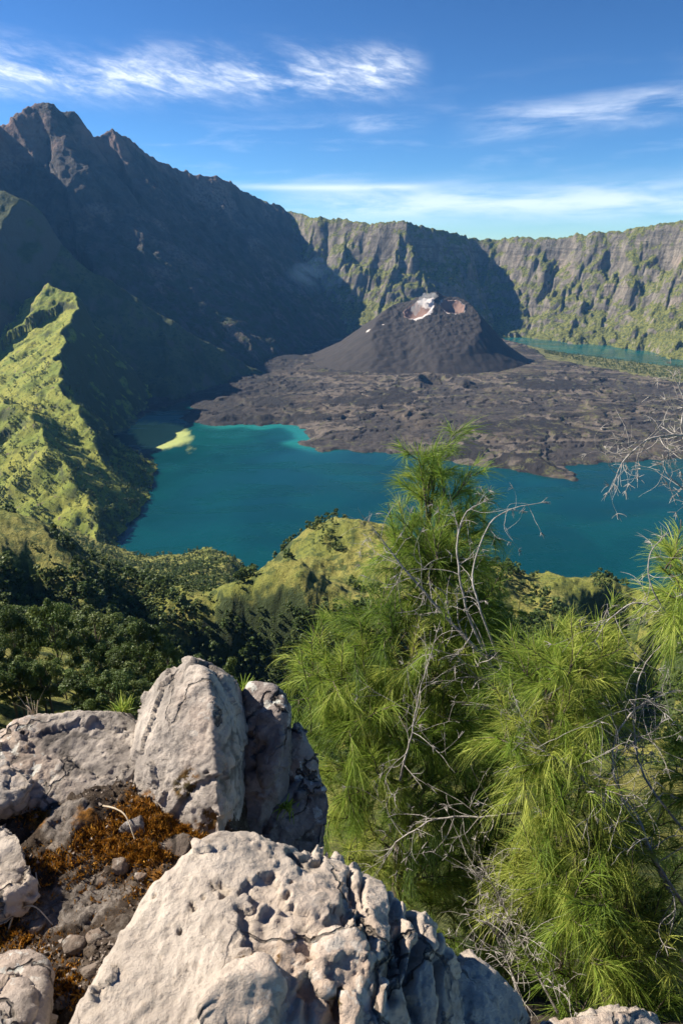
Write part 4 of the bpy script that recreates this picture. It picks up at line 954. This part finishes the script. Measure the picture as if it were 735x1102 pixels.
def dead_branch(parent, path, seed, r0, r1=.0025, twigs=8, Lt=.35, curl=.22, depth=1, claws=True, name='dead_branch'):
    r = np.random.default_rng(seed); b = Bag(); P = spline(path, 26)
    P = P + np.cumsum(r.normal(0, .005, P.shape), 0) * np.sin(np.linspace(0, PI, 26))[:, None]
    b.add(*tube(P, np.linspace(r0 * .8, r1 * .8, 26), 6))
    def twig(p, d, L, rad, dep):
        pts = [p]; d = unit(d); bend = r.normal(0, curl, 3); n = 9
        for k in range(n):
            d = unit(d + bend * .5 + r.normal(0, .12, 3)); pts.append(pts[-1] + d * L / n)
        S = np.array(pts); b.add(*tube(S, np.linspace(rad, rad * .38, n + 1), 5))
        if dep > 0:
            for _ in range(r.integers(1, 4)):
                i = r.integers(2, n - 1); twig(S[i], unit(S[i + 1] - S[i]) + r.normal(0, .75, 3), L * r.uniform(.35, .7), rad * .6, dep - 1)
        elif claws and r.random() < .6: claw(b, S[-1], S[-1] - S[-2], r)
    for k in range(twigs):
        i = int(3 + 21 * (k + r.random()) / twigs); tg = unit(P[min(i + 1, 25)] - P[i]); twig(P[i], tg * .7 + r.normal(0, .8, 3), Lt * r.uniform(.5, 1.2), max(.0019, .32 * (r0 + (r1 - r0) * i / 25)), depth)
    if claws: claw(b, P[-1], P[-1] - P[-2], r, 6, .07)
    return link(name, b.mesh('dead_branch'), DEADW, parent)
def tree_root(name, base, label):
    e = bpy.data.objects.new(name, None); COL.objects.link(e); e.location = base; tag(e, label, 'tree'); e.empty_display_size = .3
    return e
class Local:        # children are modelled in world metres; shift them to the root
    pass
def finish(root):
    b = Vector(root.location)
    for o in list(root.children):
        o.location = -b
def needle_tree(label, trunk, r_trunk, tips, seed, dead=(), tone=.45, Ls=.46, dens=300):
    r = np.random.default_rng(seed); T = spline([atd(*q) for q in trunk], 60)
    root = tree_root('needle_tree', tuple(T[0]), label)
    link('trunk', (lambda V_F: np_mesh('trunk', *V_F))(tube(T, np.linspace(r_trunk, .006, 60), 9)), NBARK, root)
    for tip in tips:
        u, v, dd = tip[:3]; lead = len(tip) > 3 and tip[3]; q = atd(u, v, dd)
        # leave the trunk below the tip
        dz = r.uniform(.25, .5) + .30 * np.linalg.norm((T - q)[:, :2], axis=1).min() if not lead else r.uniform(.6, .9)
        i = int(np.argmin(np.abs(T[:, 2] - (q[2] - dz)) + .12 * np.linalg.norm(T - q, axis=1))); i = min(i, 56)
        p0 = T[i]; mid = p0 * .5 + q * .5; span = np.linalg.norm(q - p0)
        mid = mid + np.array([0, 0, .10 * span * (-1 if lead else 1)]) + r.normal(0, .05 * span, 3)
        bough(root, [p0, mid, q], r, tone + r.normal(-.04, .20), max(6, int(span * (9 if not lead else 13))), Ls * (1 if not lead else .7), r0=.006 + .010 * span, leader=lead, dens=dens)
    for k, (px, r0, tw, Lt) in enumerate(dead):
        dead_branch(root, [atd(*q) for q in px], seed * 10 + k, r0, twigs=tw, Lt=Lt)
    finish(root); return root

needle_tree('tall green needle tree in the middle with upright tips reaching over the lake',
    [(415, 1180, 5.6), (425, 1000, 5.5), (433, 860, 5.4), (440, 760, 5.4), (452, 650, 5.4), (462, 560, 5.4), (470, 500, 5.4)], .055,
    [(449, 478, 5.3, 1), (463, 492, 5.5, 1), (493, 462, 5.4, 1), (508, 505, 5.2, 1), (521, 530, 5.5, 1), (428, 540, 5.3, 1), (478, 520, 5.2, 1), (440, 560, 5.1, 1), (500, 560, 5.1, 1),
     (415, 590, 5.2), (520, 600, 5.3), (440, 610, 5.0), (480, 620, 5.0), (525, 570, 5.6), (400, 640, 5.1), (540, 640, 5.2), (395, 655, 5.5),
     (338, 676, 5.2, 1), (366, 672, 5.4, 1), (318, 722, 5.1), (312, 752, 5.0), (330, 790, 4.9), (352, 735, 4.9), (380, 700, 4.9), (410, 690, 4.8), (345, 830, 4.9), (365, 790, 4.7), (395, 770, 4.7), (372, 860, 4.8),
     (350, 880, 5.1), (362, 920, 5.1), (410, 840, 4.7), (440, 720, 4.7), (470, 690, 4.8), (450, 800, 4.7), (480, 770, 4.8), (505, 720, 5.0), (400, 910, 4.9), (440, 890, 4.8), (470, 860, 4.9), (500, 820, 5.2), (430, 950, 5.1), (470, 940, 5.1), (515, 680, 5.2), (500, 900, 5.4), (535, 665, 5.3, 1), (505, 640, 5.1, 1), (550, 700, 5.4), (530, 730, 5.2), (520, 770, 5.3), (545, 760, 5.5), (495, 800, 5.0), (520, 850, 5.3), (470, 610, 4.9)], 71,
    dead=[([(620, 900, 4.7), (575, 800, 4.7), (545, 735, 4.75), (520, 700, 4.75), (475, 650, 4.8), (430, 600, 4.8), (397, 562, 4.8)], .034, 40, .46),
          ([(520, 700, 4.75), (500, 650, 4.7), (490, 590, 4.7), (500, 555, 4.7), (520, 540, 4.7)], .013, 12, .34),
          ([(545, 735, 4.75), (520, 660, 4.6), (512, 620, 4.6), (528, 570, 4.6), (550, 548, 4.6), (582, 541, 4.6)], .011, 9, .26),
          ([(430, 840, 4.6), (445, 790, 4.5), (452, 740, 4.5), (470, 680, 4.5)], .010, 20, .4),
          ([(560, 875, 4.5), (520, 880, 4.4), (470, 885, 4.4), (430, 905, 4.4), (415, 920, 4.4)], .011, 24, .34)], tone=.42)
needle_tree('yellow green drooping needle tree at right in front of the dark knoll',
    [(690, 1250, 4.6), (655, 1080, 4.6), (625, 950, 4.5), (602, 850, 4.5), (590, 770, 4.5), (583, 700, 4.5)], .045,
    [(597, 672, 4.4, 1), (573, 690, 4.5, 1), (643, 672, 4.4, 1), (660, 655, 4.6, 1), (610, 720, 4.2), (560, 720, 4.3), (640, 720, 4.2), (672, 720, 4.4), (540, 770, 4.3), (600, 780, 4.1), (650, 770, 4.2), (682, 770, 4.4),
     (535, 800, 4.2), (555, 830, 4.1), (560, 890, 4.1), (590, 860, 4.0), (625, 850, 4.1), (540, 930, 4.3), (580, 950, 4.0), (615, 920, 3.9), (650, 900, 4.0), (680, 920, 4.1), (610, 990, 3.9), (650, 970, 3.8), (690, 990, 3.9), (720, 960, 4.2),
     (600, 1040, 4.0), (640, 1040, 3.8), (680, 1050, 3.8), (720, 1040, 3.9), (660, 1100, 3.8), (700, 1110, 3.8), (740, 1090, 4.0), (610, 1090, 4.1), (735, 880, 4.4), (740, 1000, 4.2)], 73,
    dead=[([(760, 1010, 4.1), (705, 930, 4.0), (678, 870, 4.0), (640, 850, 4.0), (600, 815, 4.0), (560, 800, 4.0)], .016, 34, .46),
          ([(720, 960, 4.2), (672, 860, 4.1), (665, 800, 4.1), (690, 760, 4.1), (720, 745, 4.1)], .014, 26, .42),
          ([(740, 900, 4.2), (690, 830, 4.2), (680, 780, 4.2), (690, 720, 4.2), (715, 690, 4.2)], .011, 14, .36),
          ([(600, 1090, 4.0), (560, 1010, 4.1), (540, 960, 4.2), (520, 940, 4.2)], .011, 40, .38),
          ([(560, 1080, 4.1), (545, 1030, 4.1), (530, 1000, 4.1), (505, 985, 4.1)], .010, 34, .32)], tone=.64, Ls=.42, dens=290)
needle_tree('needle tree mostly outside the right edge with grey dead twigs hanging in',
    [(900, 1150, 4.4), (870, 900, 4.3), (845, 700, 4.3), (830, 540, 4.3), (825, 420, 4.3)], .05,
    [(712, 612, 4.1), (722, 640, 4.0), (718, 660, 4.1), (735, 625, 4.2), (730, 800, 4.4), (722, 830, 4.3), (740, 850, 4.3), (755, 700, 4.2), (800, 560, 4.2), (850, 500, 4.3, 1), (826, 440, 4.3, 1), (880, 600, 4.4), (900, 700, 4.4), (800, 760, 4.0), (860, 800, 4.1), (920, 850, 4.4), (830, 900, 4.1), (790, 640, 4.3)], 77,
    dead=[([(840, 520, 4.2), (780, 478, 4.1), (735, 470, 4.0), (700, 474, 3.9), (675, 495, 3.9), (660, 520, 3.9)], .016, 34, .26),
          ([(830, 560, 4.2), (770, 530, 4.1), (738, 470, 4.0), (735, 430, 4.0), (725, 405, 4.0)], .012, 14, .24),
          ([(840, 640, 4.2), (770, 560, 4.1), (728, 520, 4.0), (712, 500, 4.0)], .010, 12, .24),
          ([(830, 760, 4.2), (760, 680, 4.1), (715, 655, 4.0), (697, 600, 4.0), (712, 578, 4.0)], .010, 12, .26),
          ([(830, 800, 4.2), (760, 700, 4.1), (700, 650, 4.1), (660, 660, 4.1), (640, 690, 4.1)], .010, 14, .3)], tone=.5)
needle_tree('shaded needle tree growing lower down between the two larger needle trees',
    [(520, 1250, 6.0), (525, 1100, 5.9), (520, 980, 5.8), (512, 860, 5.8), (505, 760, 5.8)], .05,
    [(505, 740, 5.8, 1), (540, 780, 5.8, 1), (480, 780, 5.8), (520, 800, 5.6), (550, 830, 5.7), (520, 850, 5.7, 1), (490, 900, 5.6), (540, 870, 5.6), (470, 900, 5.5), (520, 930, 5.4), (560, 930, 5.6), (500, 970, 5.4), (450, 960, 5.6), (545, 1000, 5.4), (470, 1010, 5.5), (520, 1050, 5.5), (580, 1000, 5.7), (420, 940, 5.7),
     (570, 1070, 5.6), (500, 860, 5.5), (470, 840, 5.7), (560, 1000, 5.5), (540, 1090, 5.4), (490, 1080, 5.5), (600, 1080, 5.7), (600, 940, 5.8), (640, 980, 5.9), (680, 1020, 5.9), (720, 1000, 6.0), (640, 900, 5.9), (690, 900, 6.0), (730, 930, 6.1)], 79, tone=.28, Ls=.5)

# small plants rooted among the rocks
def sprig(name, base, n, L, w, lean, label, seed, mat=None):
    r = np.random.default_rng(seed); b = Bag()
    p0 = np.tile(np.asarray(base), (n, 1)) + r.normal(0, .012, (n, 3)) * np.array([1, 1, .3])
    d = r.normal(0, .55, (n, 3)) + np.array(lean); d /= np.linalg.norm(d, axis=1)[:, None]
    V, Fq = needle_ribbons(p0, d, L * r.uniform(.4, 1.1, n), .35 * r.uniform(.3, 1.3, n), w, r); b.add(V, Fq, np.repeat(r.uniform(.3, .9, n), 8))
    return tag(link(name, b.mesh('sprig'), mat or NEEDLE), label, 'plant')
sprig('fern_sprig', atd(309, 868, 2.71), 46, .06, .005, (-.1, -.7, .6), 'small green sprig growing in the crevice of the shaded rocks', 3)
sprig('grass_tuft', atd(133, 766, 2.84), 70, .11, .003, (.0, .1, 1.), 'small yellow green tuft behind the right end of the long slab', 5)
sprig('grass_tuft', atd(262, 746, 3.05), 60, .12, .003, (.1, .1, 1.), 'small yellow green tuft between the pointed boulder and the tall shaded rock', 6)
sprig('grass_tuft', atd(38, 770, 2.95), 10, .16, .003, (.0, .1, 1.6), 'thin dry grass stems standing behind the long slab near the left edge', 7, STALK)
print('verts', sum(len(o.data.vertices) for o in COL.objects if o.type == 'MESH'))
